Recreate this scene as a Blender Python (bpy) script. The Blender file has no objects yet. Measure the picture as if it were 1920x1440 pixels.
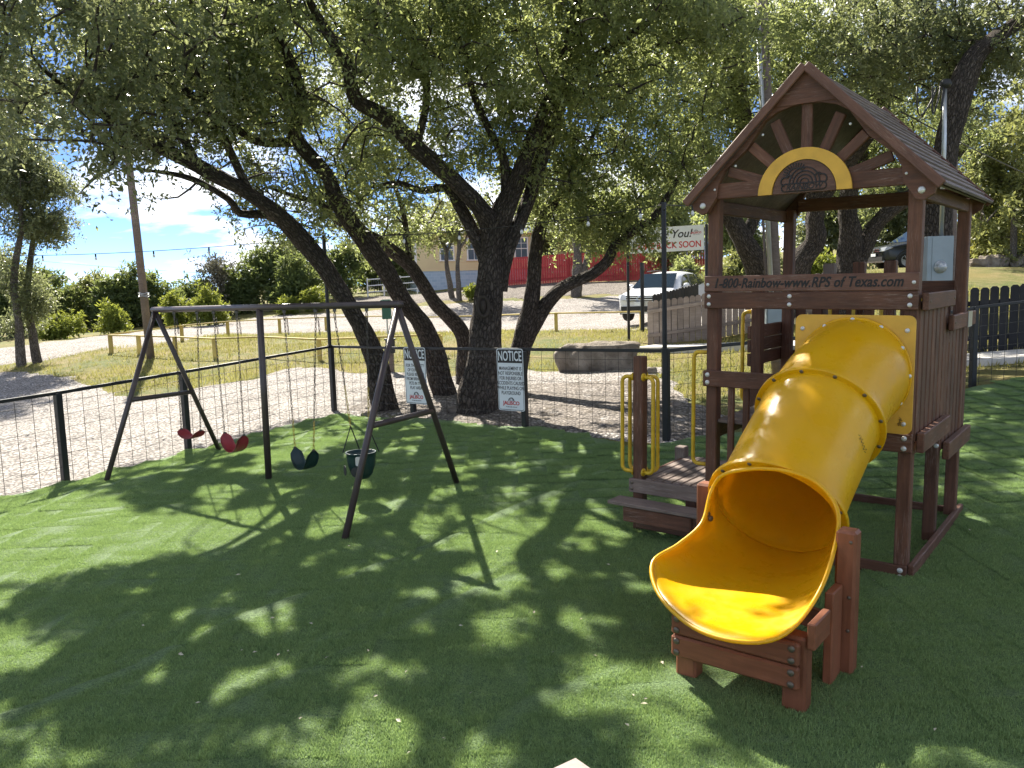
import bpy, math, random
import numpy as np
from mathutils import Matrix, Vector
random.seed(7); RNG = np.random.default_rng(7)
scene = bpy.context.scene
COL = scene.collection

# ------------------------------------------------------------------ camera, sky, sun, exposure
F, PITCH, ROLL, EYE = 1531.93, 0.11864, 0.02988, 2.1      # focal length in pixels of a 1920 wide frame
cp, sp, cr, sr = math.cos(PITCH), math.sin(PITCH), math.cos(ROLL), math.sin(ROLL)
_right = np.array([1., 0, 0]); _fwd = np.array([0, cp, -sp]); _down = np.array([0, -sp, -cp])
RM = np.array([cr*_right + sr*_down, -sr*_right + cr*_down, _fwd])
cam_d = bpy.data.cameras.new('camera'); cam = bpy.data.objects.new('camera', cam_d); COL.objects.link(cam)
cam_d.sensor_width = 36; cam_d.lens = F/1920*36; cam_d.clip_start = .05; cam_d.clip_end = 2000
m = Matrix(((RM[0][0], -RM[1][0], -RM[2][0], 0), (RM[0][1], -RM[1][1], -RM[2][1], 0), (RM[0][2], -RM[1][2], -RM[2][2], EYE), (0, 0, 0, 1)))
cam.matrix_world = m; scene.camera = cam

SUN = Vector((-.44, 1.09, 1.0)).normalized()               # towards the sun: ahead, a little left
sun_el = math.asin(SUN.z); sun_az = math.atan2(SUN.x, SUN.y)
CLOUD_W = 4.6
world = bpy.data.worlds.new('World'); scene.world = world; world.use_nodes = True
def build_world():
    nt = world.node_tree; N = nt.nodes; L = nt.links; N.clear()
    out = N.new('ShaderNodeOutputWorld'); bg = N.new('ShaderNodeBackground'); bg.inputs[1].default_value = .082
    sky = N.new('ShaderNodeTexSky'); sky.sky_type = 'NISHITA'; sky.sun_disc = False
    sky.sun_elevation = sun_el; sky.sun_rotation = sun_az; sky.altitude = 3000; sky.air_density = .45; sky.dust_density = 0.; sky.ozone_density = 3.5
    tc = N.new('ShaderNodeTexCoord'); sep = N.new('ShaderNodeSeparateXYZ'); L.new(tc.outputs['Generated'], sep.inputs[0])
    def mth(op, a, b=None):
        n = N.new('ShaderNodeMath'); n.operation = op
        for i, q in enumerate((a, b)):
            if q is None: continue
            if isinstance(q, (int, float)): n.inputs[i].default_value = q
            else: L.new(q, n.inputs[i])
        return n.outputs[0]
    zc = mth('ADD', mth('MAXIMUM', sep.outputs['Z'], 0.0), .20)
    cx = mth('DIVIDE', sep.outputs['X'], zc); cy = mth('DIVIDE', sep.outputs['Y'], zc)
    cmb = N.new('ShaderNodeCombineXYZ'); L.new(cx, cmb.inputs[0]); L.new(cy, cmb.inputs[1]); cmb.inputs[2].default_value = CLOUD_W
    nz = N.new('ShaderNodeTexNoise'); nz.inputs['Scale'].default_value = 1.45; nz.inputs['Detail'].default_value = 9; nz.inputs['Roughness'].default_value = .56; nz.inputs['Distortion'].default_value = .25
    L.new(cmb.outputs[0], nz.inputs['Vector'])
    ramp = N.new('ShaderNodeValToRGB'); ramp.color_ramp.elements[0].position = .49; ramp.color_ramp.elements[1].position = .60
    L.new(nz.outputs[0], ramp.inputs[0])
    mix = N.new('ShaderNodeMix'); mix.data_type = 'RGBA'
    L.new(ramp.outputs[0], mix.inputs[0]); L.new(sky.outputs[0], mix.inputs[6]); mix.inputs[7].default_value = (7.2, 7.4, 7.7, 1)
    L.new(mix.outputs[2], bg.inputs[0]); L.new(bg.outputs[0], out.inputs[0])
build_world()
sun_d = bpy.data.lights.new('sun', 'SUN'); sun_d.energy = 5.0; sun_d.angle = math.radians(.53); sun_d.color = (1, .93, .80)
sun = bpy.data.objects.new('sun', sun_d); COL.objects.link(sun)
sun.rotation_euler = SUN.to_track_quat('Z', 'Y').to_euler(); sun.location = (-20, 40, 40)
vs = scene.view_settings; vs.view_transform = 'Standard'; vs.look = 'None'; vs.gamma = 1; vs.use_curve_mapping = False; vs.exposure = 1.6
scene.render.engine = 'CYCLES'; cy_ = scene.cycles; cy_.use_denoising = True; cy_.max_bounces = 8; cy_.transparent_max_bounces = 8
cy_.diffuse_bounces = 4; cy_.glossy_bounces = 2; cy_.transmission_bounces = 4; cy_.sample_clamp_indirect = 8

# ------------------------------------------------------------------ measuring helpers (survey of the place)
def ray(x, y): return RM.T @ np.array([(x-960)/F, (y-720)/F, 1.0])
def proj(p):
    c = RM @ (np.asarray(p, float)-np.array([0, 0, EYE])); return 960+F*c[0]/c[2], 720+F*c[1]/c[2]
def G(x, y, z=0.):
    d = ray(x, y); return np.array([0, 0, EYE]) + (z-EYE)/d[2]*d
def D(x, y, Y):
    d = ray(x, y); return np.array([0, 0, EYE]) + Y/d[1]*d

# ------------------------------------------------------------------ objects
def tag(o, label=None, cat=None, group=None, kind=None):
    if label: o['label'] = label
    if cat: o['category'] = cat
    if group: o['group'] = group
    if kind: o['kind'] = kind
    return o
def empty(name, loc=(0, 0, 0), rz=0., label=None, cat=None, group=None):
    o = bpy.data.objects.new(name, None); COL.objects.link(o); o.location = loc; o.rotation_euler = (0, 0, rz); o.empty_display_size = .1
    return tag(o, label, cat, group)
LOCALM = {}
def link(name, me, parent=None, mat=None, M=None):
    o = bpy.data.objects.new(name, me); COL.objects.link(o)
    if mat is not None and len(me.materials) == 0: me.materials.append(mat)
    if parent is not None: o.parent = parent
    if M is not None: o.matrix_basis = M; LOCALM[o.name] = M.copy()
    return o
class MB:
    def __init__(s): s.v = []; s.f = []; s.uv = None
    def add(s, vs, fs):
        k = len(s.v); s.v.extend([tuple(map(float, p)) for p in vs]); s.f.extend([tuple(i+k for i in f) for f in fs]); return s
    def box(s, c, d, R=None):
        x, y, z = d[0]/2, d[1]/2, d[2]/2
        P = [(-x,-y,-z),(x,-y,-z),(x,y,-z),(-x,y,-z),(-x,-y,z),(x,-y,z),(x,y,z),(-x,y,z)]
        c = Vector(c)
        P = [(c + (R @ Vector(p) if R is not None else Vector(p))) for p in P]
        return s.add(P, [(0,3,2,1),(4,5,6,7),(0,1,5,4),(1,2,6,5),(2,3,7,6),(3,0,4,7)])
    def prism(s, poly, M, t):
        """polygon in local xy, extruded along local z by t, placed by M"""
        n = len(poly)
        V = [M @ Vector((p[0], p[1], 0)) for p in poly] + [M @ Vector((p[0], p[1], t)) for p in poly]
        Fs = [tuple(range(n))[::-1], tuple(range(n, 2*n))] + [(i, (i+1) % n, n+(i+1) % n, n+i) for i in range(n)]
        return s.add(V, Fs)
    def tube(s, pts, rad, n=8, cap=True, closed=False):
        pts = [Vector(p) for p in pts]; k = len(pts)
        if not hasattr(rad, '__len__'): rad = [rad]*k
        ref = None; V = []
        for i in range(k):
            if closed: t = pts[(i+1) % k]-pts[i-1]
            else: t = pts[min(i+1, k-1)]-pts[max(i-1, 0)]
            t.normalize()
            if ref is None:
                ref = t.orthogonal().normalized()
            ref = (ref - t*ref.dot(t))
            if ref.length < 1e-6: ref = t.orthogonal()
            ref.normalize(); b = t.cross(ref)
            for j in range(n):
                a = 2*math.pi*j/n; V.append(pts[i] + (ref*math.cos(a)+b*math.sin(a))*rad[i])
        Fs = []
        for i in range(k if closed else k-1):
            i2 = (i+1) % k
            for j in range(n):
                j2 = (j+1) % n; Fs.append((i*n+j, i*n+j2, i2*n+j2, i2*n+j))
        if cap and not closed: Fs += [tuple(range(n))[::-1], tuple(range((k-1)*n, k*n))]
        return s.add(V, Fs)
    def lathe(s, prof, M=Matrix(), n=16):
        V = []; Fs = []; k = len(prof)
        for r, z in prof:
            for j in range(n):
                a = 2*math.pi*j/n; V.append(M @ Vector((r*math.cos(a), r*math.sin(a), z)))
        for i in range(k-1):
            for j in range(n):
                j2 = (j+1) % n; Fs.append((i*n+j, i*n+j2, (i+1)*n+j2, (i+1)*n+j))
        if prof[0][0] > 1e-5: Fs.append(tuple(range(n))[::-1])
        if prof[-1][0] > 1e-5: Fs.append(tuple(range((k-1)*n, k*n)))
        return s.add(V, Fs)
    def mesh(s, name, smooth=False):
        me = bpy.data.meshes.new(name); me.from_pydata(s.v, [], s.f); me.update()
        if smooth: me.polygons.foreach_set('use_smooth', [True]*len(me.polygons))
        return me
    def build(s, name, mat, parent=None, M=None, smooth=False): return link(name, s.mesh(name, smooth), parent, mat, M)
def np_mesh(name, V, Fq, attr=None, smooth=False):
    """V (n,3) array, Fq (m,k) array of faces with k corners"""
    me = bpy.data.meshes.new(name); V = np.ascontiguousarray(V, dtype=np.float32); Fq = np.ascontiguousarray(Fq, dtype=np.int32)
    k = Fq.shape[1]; me.vertices.add(len(V)); me.vertices.foreach_set('co', V.ravel())
    me.loops.add(Fq.size); me.loops.foreach_set('vertex_index', Fq.ravel())
    me.polygons.add(len(Fq)); me.polygons.foreach_set('loop_start', np.arange(0, Fq.size, k, dtype=np.int32))
    if smooth: me.polygons.foreach_set('use_smooth', np.ones(len(Fq), bool))
    if attr is not None:
        for nm, (dom, arr) in attr.items():
            a = me.attributes.new(nm, 'FLOAT', dom); a.data.foreach_set('value', np.ascontiguousarray(arr, dtype=np.float32))
    me.update(calc_edges=True); return me
_cb = {}
def cbox_mesh(lx, ly, lz, c, mat):
    """box with chamfered edges, 44 triangles, shared by alike boards"""
    key = (round(lx, 3), round(ly, 3), round(lz, 3), round(c, 4), mat.name)
    if key in _cb: return _cb[key]
    V = []; idx = {}
    h = (lx/2, ly/2, lz/2)
    for sx in (-1, 1):
        for sy in (-1, 1):
            for sz in (-1, 1):
                s = (sx, sy, sz)
                for ax in range(3):
                    p = [s[k]*(h[k]-(0 if k == ax else c)) for k in range(3)]
                    idx[(sx, sy, sz, ax)] = len(V); V.append(p)
    Fs = []
    for ax in range(3):
        a1, a2 = [(1, 2), (2, 0), (0, 1)][ax]
        for sg in (-1, 1):
            q = []
            for (i, j) in ((-1, -1), (1, -1), (1, 1), (-1, 1)):
                s = [0, 0, 0]; s[ax] = sg; s[a1] = i; s[a2] = j; q.append(idx[(*s, ax)])
            Fs.append(q if sg > 0 else q[::-1])
    for ax in range(3):                                     # edge chamfers along axis ax
        a1, a2 = [(1, 2), (2, 0), (0, 1)][ax]
        for i in (-1, 1):
            for j in (-1, 1):
                def g(e, face):
                    s = [0, 0, 0]; s[ax] = e; s[a1] = i; s[a2] = j; return idx[(*s, face)]
                q = [g(-1, a1), g(1, a1), g(1, a2), g(-1, a2)]
                Fs.append(q if i*j < 0 else q[::-1])
    for sx in (-1, 1):
        for sy in (-1, 1):
            for sz in (-1, 1):
                q = [idx[(sx, sy, sz, a)] for a in range(3)]
                Fs.append(q if sx*sy*sz > 0 else q[::-1])
    me = bpy.data.meshes.new('board'); me.from_pydata(V, [], Fs); me.materials.append(mat); me.update(); _cb[key] = me
    return me
def board(parent, name, p0, p1, w, t, mat, wdir=(0, 0, 1), c=.006):
    """a plank from p0 to p1, width w along wdir, thickness t across; local x runs along the grain"""
    p0 = Vector(p0); p1 = Vector(p1); X = p1-p0; ln = X.length; X.normalize()
    Y = Vector(wdir); Y = (Y - X*Y.dot(X)).normalized(); Z = X.cross(Y); c0 = (p0+p1)/2
    M = Matrix(((X.x, Y.x, Z.x, c0.x), (X.y, Y.y, Z.y, c0.y), (X.z, Y.z, Z.z, c0.z), (0, 0, 0, 1)))
    return link(name, cbox_mesh(ln, w, t, min(c, t*.3, w*.3), mat), parent, None, M)
def frame_to(p, zdir, xhint=(1, 0, 0)):
    Z = Vector(zdir).normalized(); X = Vector(xhint); X = X - Z*X.dot(Z)
    if X.length < 1e-4: X = Z.orthogonal()
    X.normalize(); Y = Z.cross(X); p = Vector(p)
    return Matrix(((X.x, Y.x, Z.x, p.x), (X.y, Y.y, Z.y, p.y), (X.z, Y.z, Z.z, p.z), (0, 0, 0, 1)))
def sub(parent, name, me, M):
    """child placed at M given in the frame of the parent's own parent"""
    return link(name, me, parent, None, LOCALM.get(parent.name, Matrix()).inverted() @ M)
def text_mesh(body, size, depth=.002, bold=0., shear=0., xs=1., align='CENTER', space=1.):
    cu = bpy.data.curves.new('lettering', 'FONT'); cu.body = body; cu.size = size; cu.extrude = depth; cu.offset = bold*size; cu.shear = shear
    cu.align_x = align; cu.align_y = 'CENTER'; cu.space_character = space; cu.resolution_u = 4
    o = bpy.data.objects.new('lettering', cu); COL.objects.link(o)
    bpy.context.view_layer.update(); dg = bpy.context.evaluated_depsgraph_get()
    me = bpy.data.meshes.new_from_object(o.evaluated_get(dg)); bpy.data.objects.remove(o); bpy.data.curves.remove(cu)
    if xs != 1: me.transform(Matrix.Diagonal((xs, 1, 1, 1)))
    return me

# ------------------------------------------------------------------ materials
MATS = {}
class NT:
    def __init__(s, name):
        s.m = bpy.data.materials.new(name); s.m.use_nodes = True; s.nt = s.m.node_tree; s.nt.nodes.clear(); MATS[name] = s.m
        s.out = s.n('ShaderNodeOutputMaterial')
    def n(s, t, **kw):
        x = s.nt.nodes.new(t)
        for k, val in kw.items(): setattr(x, k, val)
        return x
    def l(s, a, b): s.nt.links.new(a, b)
    def put(s, inp, val):
        if hasattr(val, 'is_output') or isinstance(val, bpy.types.NodeSocket): s.l(val, inp)
        else: inp.default_value = val
    def math(s, op, a, b=0., clamp=False):
        x = s.n('ShaderNodeMath', operation=op, use_clamp=clamp); s.put(x.inputs[0], a); s.put(x.inputs[1], b); return x.outputs[0]
    def mix(s, fac, a, b, mode='MIX'):
        x = s.n('ShaderNodeMix', data_type='RGBA', blend_type=mode); s.put(x.inputs[0], fac)
        s.put(x.inputs[6], a if not isinstance(a, tuple) else (*a[:3], 1)); s.put(x.inputs[7], b if not isinstance(b, tuple) else (*b[:3], 1)); return x.outputs[2]
    def coord(s, kind='Object', scale=(1, 1, 1)):
        tc = s.n('ShaderNodeTexCoord'); mp = s.n('ShaderNodeMapping'); s.l(tc.outputs[kind], mp.inputs[0]); mp.inputs['Scale'].default_value = scale; return mp.outputs[0]
    def pos(s, scale=(1, 1, 1)):
        g = s.n('ShaderNodeNewGeometry'); mp = s.n('ShaderNodeMapping'); s.l(g.outputs['Position'], mp.inputs[0]); mp.inputs['Scale'].default_value = scale; return mp.outputs[0]
    def noise(s, vec, sc=5., det=4., ro=.55, w=None, dist=0.):
        x = s.n('ShaderNodeTexNoise'); x.inputs['Scale'].default_value = sc; x.inputs['Detail'].default_value = det; x.inputs['Roughness'].default_value = ro; x.inputs['Distortion'].default_value = dist
        if w is not None: x.noise_dimensions = '4D'; s.put(x.inputs['W'], w)
        s.l(vec, x.inputs['Vector']); return x.outputs[0]
    def voro(s, vec, sc=5., feat='F1', out='Distance'):
        x = s.n('ShaderNodeTexVoronoi', feature=feat); x.inputs['Scale'].default_value = sc; s.l(vec, x.inputs['Vector']); return x.outputs[out]
    def ramp(s, fac, *stops):
        x = s.n('ShaderNodeValToRGB'); e = x.color_ramp.elements
        while len(e) < len(stops): e.new(.5)
        for i, (p, c) in enumerate(stops):
            e[i].position = p; e[i].color = (c, c, c, 1) if isinstance(c, (int, float)) else (*c[:3], 1)
        s.l(fac, x.inputs[0]); return x.outputs[0]
    def bump(s, h, st=.5, dist=.01):
        x = s.n('ShaderNodeBump'); x.inputs['Strength'].default_value = st; x.inputs['Distance'].default_value = dist; s.l(h, x.inputs['Height']); return x.outputs[0]
    def bsdf(s, col, rough=.6, metal=0., normal=None, spec=.5, **kw):
        b = s.n('ShaderNodeBsdfPrincipled'); s.put(b.inputs['Base Color'], col if not isinstance(col, tuple) else (*col[:3], 1)); s.put(b.inputs['Roughness'], rough)
        b.inputs['Metallic'].default_value = metal; b.inputs['Specular IOR Level'].default_value = spec
        for k, val in kw.items(): s.put(b.inputs[k], val)
        if normal is not None: s.l(normal, b.inputs['Normal'])
        return b.outputs[0]
    def done(s, sh): s.l(sh, s.out.inputs[0]); return s.m
    def rnd(s): return s.n('ShaderNodeObjectInfo').outputs['Random']
    def attr(s, nm): return s.n('ShaderNodeAttribute', attribute_name=nm).outputs['Fac']
def plain(name, col, rough=.5, metal=0., spec=.5, var=.12, sc=6., bump=0.):
    t = NT(name); c = t.coord('Object'); nz = t.noise(c, sc, 5)
    k = t.ramp(nz, (.3, 1-var), (.7, 1+var*.5)); colr = t.mix(1., tuple(col), k, 'MULTIPLY')
    nrm = t.bump(t.noise(c, sc*12, 3), bump, .003) if bump else None
    return t.done(t.bsdf(colr, t.math('ADD', rough-.06, t.math('MULTIPLY', nz, .12)), metal, nrm, spec))
def wood(name, c1, c2, worn, wear=.5, rough=.6):
    """stained timber: grain along local x, paler scratches where the stain has worn"""
    t = NT(name); r = t.rnd(); c = t.coord('Object', (1.2, 14, 14)); off = t.math('MULTIPLY', r, 37.)
    g = t.noise(c, 3.2, 6, .62, off, .35); big = t.noise(t.coord('Object', (1, 2.5, 2.5)), 2.2, 4, .6, off)
    col = t.mix(t.ramp(g, (.3, 0.), (.72, 1.)), tuple(c1), tuple(c2))
    col = t.mix(1., col, t.ramp(r, (0., .78), (1., 1.18)), 'MULTIPLY')
    fine = t.noise(t.coord('Object', (4, 60, 60)), 3., 5, .7, off)
    w = t.math('MULTIPLY', t.ramp(big, (.62-.25*wear, 0.), (.82-.15*wear, 1.)), t.ramp(fine, (.52, 0.), (.68, 1.)))
    col = t.mix(t.math('MULTIPLY', w, .85), col, tuple(worn))
    dirt = t.noise(t.pos(), 3.5, 5, .6)
    col = t.mix(1., col, t.ramp(dirt, (.3, .72), (.65, 1.05)), 'MULTIPLY')
    nrm = t.bump(t.math('ADD', g, t.math('MULTIPLY', fine, .6)), .35, .004)
    return t.done(t.bsdf(col, t.math('ADD', rough-.1, t.math('MULTIPLY', g, .25)), 0, nrm, .35))
W_TOWER = wood('tower timber', (.082, .036, .021), (.178, .080, .047), (.42, .33, .28), .75)
W_BOARD = wood('lighter worn timber', (.10, .048, .033), (.21, .105, .072), (.40, .31, .26), .7)
W_DECK = wood('weathered deck timber', (.17, .125, .105), (.28, .22, .19), (.42, .37, .33), .9, .75)
W_FRESH = wood('fresh stained timber', (.19, .066, .032), (.28, .10, .05), (.32, .18, .12), .1, .5)
W_ROOF = wood('roof timber', (.115, .085, .078), (.22, .175, .165), (.4, .36, .34), .8, .65)
W_PALE = wood('bleached timber', (.36, .29, .26), (.50, .42, .39), (.6, .54, .5), .6, .8)
W_GREY = wood('grey picket timber', (.30, .235, .205), (.42, .35, .315), (.5, .45, .41), .5, .8)
W_BLACK = wood('dark picket stain', (.018, .018, .02), (.030, .030, .034), (.06, .06, .06), .2, .6)
W_POLE = wood('utility pole timber', (.13, .10, .085), (.24, .19, .165), (.34, .3, .27), .6, .8)
W_YEL = wood('yellow barrier paint', (.56, .42, .12), (.68, .52, .17), (.55, .45, .25), .5, .65)
RED_F = wood('red fence paint', (.45, .045, .055), (.55, .07, .075), (.5, .2, .18), .2, .6)
CARVE = plain('carved lettering', (.012, .010, .010), .6)
STEEL = plain('zinc bolt', (.66, .66, .64), .35, .35)
BOLTD = plain('dark bolt', (.16, .13, .10), .45, .6)
BROWNP = plain('brown pipe paint', (.062, .045, .043), .38, .0, .5, .25, 9, .15)
BLACKP = plain('black steel paint', (.012, .012, .014), .42, 0, .5, .2, 8, .1)
CHAIN = plain('chain steel', (.11, .10, .09), .45, .7, .5, .4, 40)
CHAINY = plain('worn yellow chain sleeve', (.50, .36, .06), .5, 0, .5, .3, 40)
SEATR = plain('red swing rubber', (.30, .035, .045), .42, 0, .4, .2, 14)
SEATG = plain('green swing rubber', (.010, .036, .038), .38, 0, .45, .2, 14)
GREYP = plain('grey enamel', (.25, .29, .31), .4, .3, .5, .1, 5)
GALV = plain('galvanised conduit', (.50, .52, .53), .38, .7, .5, .12, 8)
WHITE = plain('white sign enamel', (.78, .82, .85), .35, 0, .5, .05, 3)
SIGNK = plain('black sign print', (.015, .015, .017), .4)
SIGNR = plain('red sign print', (.55, .03, .03), .4)
CARW = plain('white car paint', (.80, .81, .82), .18, 0, .6, .02)
CARD = plain('charcoal car paint', (.022, .026, .032), .25, .1, .5, .05)
GLASS = plain('tinted car glass', (.02, .03, .035), .06, 0, .8, .02)
TYRE = plain('tyre rubber', (.016, .016, .016), .8)
ALLOY = plain('alloy rim', (.55, .55, .56), .3, .8)
CHROME = plain('chrome trim', (.7, .7, .72), .15, 1.)
LAMPG = plain('lamp lens', (.45, .47, .49), .1, .2, .7)
TAIL = plain('tail lamp', (.42, .02, .02), .2)
DARKP = plain('black plastic', (.02, .02, .021), .55)
GREENP = plain('green enamel', (.02, .10, .07), .4)
SIDING = plain('cream siding', (.72, .60, .36), .6, 0, .3, .05, 1.)
ROOFM = plain('pale metal roof', (.80, .80, .80), .4, .2, .5, .05, 1.)
WTRIM = plain('white trim', (.82, .82, .82), .5)
WINDOW = plain('window glass', (.10, .14, .20), .05, 0, .9, .1, 3)
BULB = plain('glass bulb', (.75, .76, .75), .1, 0, .7)
def mk_yellow():
    t = NT('yellow slide plastic'); c = t.pos(); n1 = t.noise(c, 2.2, 5); n2 = t.noise(c, 28, 6, .7); n3 = t.noise(c, 5, 6, .65)
    col = t.mix(t.ramp(n1, (.3, 0.), (.7, 1.)), (.77, .41, .003), (.84, .49, .008))
    col = t.mix(t.math('MULTIPLY', t.ramp(n3, (.55, 0.), (.75, 1.)), .30), col, (.62, .36, .05))
    col = t.mix(t.math('MULTIPLY', t.ramp(n2, (.60, 0.), (.78, 1.)), .40), col, (.36, .20, .03))
    sc = t.noise(t.pos((3, 3, 40)), 4, 5, .7); scr = t.noise(t.pos((22, 9, 9)), 3, 6, .75, None, 1.)
    col = t.mix(t.math('MULTIPLY', t.ramp(scr, (.66, 0.), (.72, 1.)), .35), col, (.85, .62, .25))
    rough = t.math('ADD', .20, t.math('MULTIPLY', t.ramp(t.noise(c, 6, 7, .65), (.35, 0.), (.7, 1.)), .30))
    tr = t.n('ShaderNodeBsdfTranslucent'); tr.inputs[0].default_value = (.95, .58, .02, 1); mx = t.n('ShaderNodeMixShader'); mx.inputs[0].default_value = .22; t.l(t.bsdf(col, rough, 0, t.bump(sc, .05, .003), .5), mx.inputs[1]); t.l(tr.outputs[0], mx.inputs[2])      # moulded plastic lets some light through
    return t.done(mx.outputs[0])
YELLOW = mk_yellow()
YPLATE = plain('dusty yellow panel', (.70, .40, .055), .5, 0, .4, .18, 7)
YPIPE = plain('yellow handle paint', (.62, .40, .02), .4, 0, .5, .22, 20)
def mk_concrete():
    t = NT('concrete'); c = t.pos(); n = t.noise(c, 3, 8, .65); col = t.mix(n, (.50, .48, .45), (.66, .64, .61)); return t.done(t.bsdf(col, .85, 0, t.bump(t.noise(c, 60, 4), .3, .004), .3))
CONC = mk_concrete()
def mk_turf(blade=False):
    t = NT('turf fibre' if blade else 'turf mat'); c = t.pos()
    big = t.noise(c, .7, 5); fine = t.noise(c, 95, 4, .75); mid = t.noise(c, 13, 5, .65)
    if blade:
        col = t.mix(t.attr('rnd'), (.055, .130, .060), (.34, .49, .20)); col = t.mix(t.ramp(mid, (.3, 0.), (.7, .3)), col, (.38, .47, .18))
        d = t.bsdf(col, .55, 0, None, .35); tr = t.n('ShaderNodeBsdfTranslucent'); t.put(tr.inputs[0], t.mix(.5, col, (.42, .56, .16)))
        mx = t.n('ShaderNodeMixShader'); mx.inputs[0].default_value = .4; t.l(d, mx.inputs[1]); t.l(tr.outputs[0], mx.inputs[2]); return t.done(mx.outputs[0])
    col = t.mix(t.ramp(fine, (.32, 0.), (.66, 1.)), (.034, .082, .038), (.26, .38, .15))
    col = t.mix(1., col, t.ramp(big, (.3, .85), (.7, 1.12)), 'MULTIPLY'); col = t.mix(1., col, t.ramp(mid, (.3, .82), (.7, 1.1)), 'MULTIPLY')
    h = t.math('ADD', fine, t.math('MULTIPLY', t.noise(c, 45, 3), .8))
    return t.done(t.bsdf(col, .75, 0, t.bump(h, 1., .022), .25))
TURF = mk_turf(); TBLADE = mk_turf(True)
def mk_gravel(name, c1, c2, litter=0.):
    t = NT(name); c = t.pos(); cell = t.n('ShaderNodeTexVoronoi'); cell.inputs['Scale'].default_value = 22.; t.l(c, cell.inputs['Vector'])
    cell2 = t.voro(c, 55.); n = t.noise(c, .9, 6, .6); sep = t.n('ShaderNodeSeparateColor'); t.l(cell.outputs['Color'], sep.inputs[0])
    col = t.mix(sep.outputs[0], tuple(c1), tuple(c2)); col = t.mix(1., col, t.ramp(cell.outputs['Distance'], (.25, 1.05), (.62, .35)), 'MULTIPLY')
    col = t.mix(1., col, t.ramp(n, (.3, .78), (.65, 1.1)), 'MULTIPLY')
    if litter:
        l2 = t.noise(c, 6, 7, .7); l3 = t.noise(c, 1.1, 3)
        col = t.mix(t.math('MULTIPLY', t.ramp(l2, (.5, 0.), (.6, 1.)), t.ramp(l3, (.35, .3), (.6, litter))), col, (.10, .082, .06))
    h = t.math('SUBTRACT', t.math('MULTIPLY', cell2, -.4), cell.outputs['Distance'])
    return t.done(t.bsdf(col, .9, 0, t.bump(h, .9, .03), .2))
GRAVEL = mk_gravel('pale gravel', (.34, .30, .27), (.62, .58, .55))
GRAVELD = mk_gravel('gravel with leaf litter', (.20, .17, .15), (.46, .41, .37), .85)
def mk_lawn():
    t = NT('dry lawn'); c = t.pos(); a = t.noise(c, .35, 6, .62); b = t.noise(c, 2.2, 6, .7); f = t.noise(c, 34, 5, .75)
    col = t.mix(t.ramp(a, (.38, 0.), (.6, 1.)), (.225, .19, .065), (.13, .155, .045)); col = t.mix(t.ramp(b, (.45, 0.), (.68, .75)), col, (.31, .24, .12))
    col = t.mix(1., col, t.ramp(f, (.3, .55), (.65, 1.2)), 'MULTIPLY')
    return t.done(t.bsdf(col, .9, 0, t.bump(t.math('ADD', f, t.math('MULTIPLY', t.noise(c, 9, 5), 1.5)), .9, .05), .15))
LAWN = mk_lawn()
def mk_leaf(name, dk, lt, tr, trf=.45, rough=.38, spec=.5):
    t = NT(name); r = t.attr('rnd'); col = t.mix(r, tuple(dk), tuple(lt))
    d = t.bsdf(col, rough, 0, None, spec); x = t.n('ShaderNodeBsdfTranslucent'); t.put(x.inputs[0], t.mix(r, tuple(v*.75 for v in tr), tuple(tr)))
    mx = t.n('ShaderNodeMixShader'); mx.inputs[0].default_value = trf; t.l(d, mx.inputs[1]); t.l(x.outputs[0], mx.inputs[2]); return t.done(mx.outputs[0])
LEAF = mk_leaf('live oak leaf', (.052, .078, .038), (.145, .178, .082), (.46, .52, .18), .52)
LEAF_D = mk_leaf('dark oak leaf', (.048, .070, .042), (.125, .150, .080), (.38, .42, .18), .45)
LEAF_C = mk_leaf('cedar foliage', (.050, .080, .035), (.13, .17, .06), (.30, .36, .10), .42, .55, .3)
LEAF_L = mk_leaf('bright shrub leaf', (.10, .14, .025), (.22, .27, .05), (.38, .42, .07), .45, .5, .3)
LEAF_P = mk_leaf('pale elm leaf', (.12, .145, .06), (.24, .26, .11), (.36, .38, .12), .45, .5, .3)
LEAF_G = mk_leaf('grey dry twig foliage', (.14, .13, .10), (.24, .22, .17), (.2, .2, .12), .25, .7, .2)
LEAF_R = mk_leaf('red blossom', (.35, .03, .04), (.55, .08, .08), (.6, .1, .1), .4, .5, .3)
LEAF_Y = mk_leaf('yellow green leaf', (.24, .24, .05), (.40, .38, .08), (.5, .48, .1), .45, .5, .3)
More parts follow.
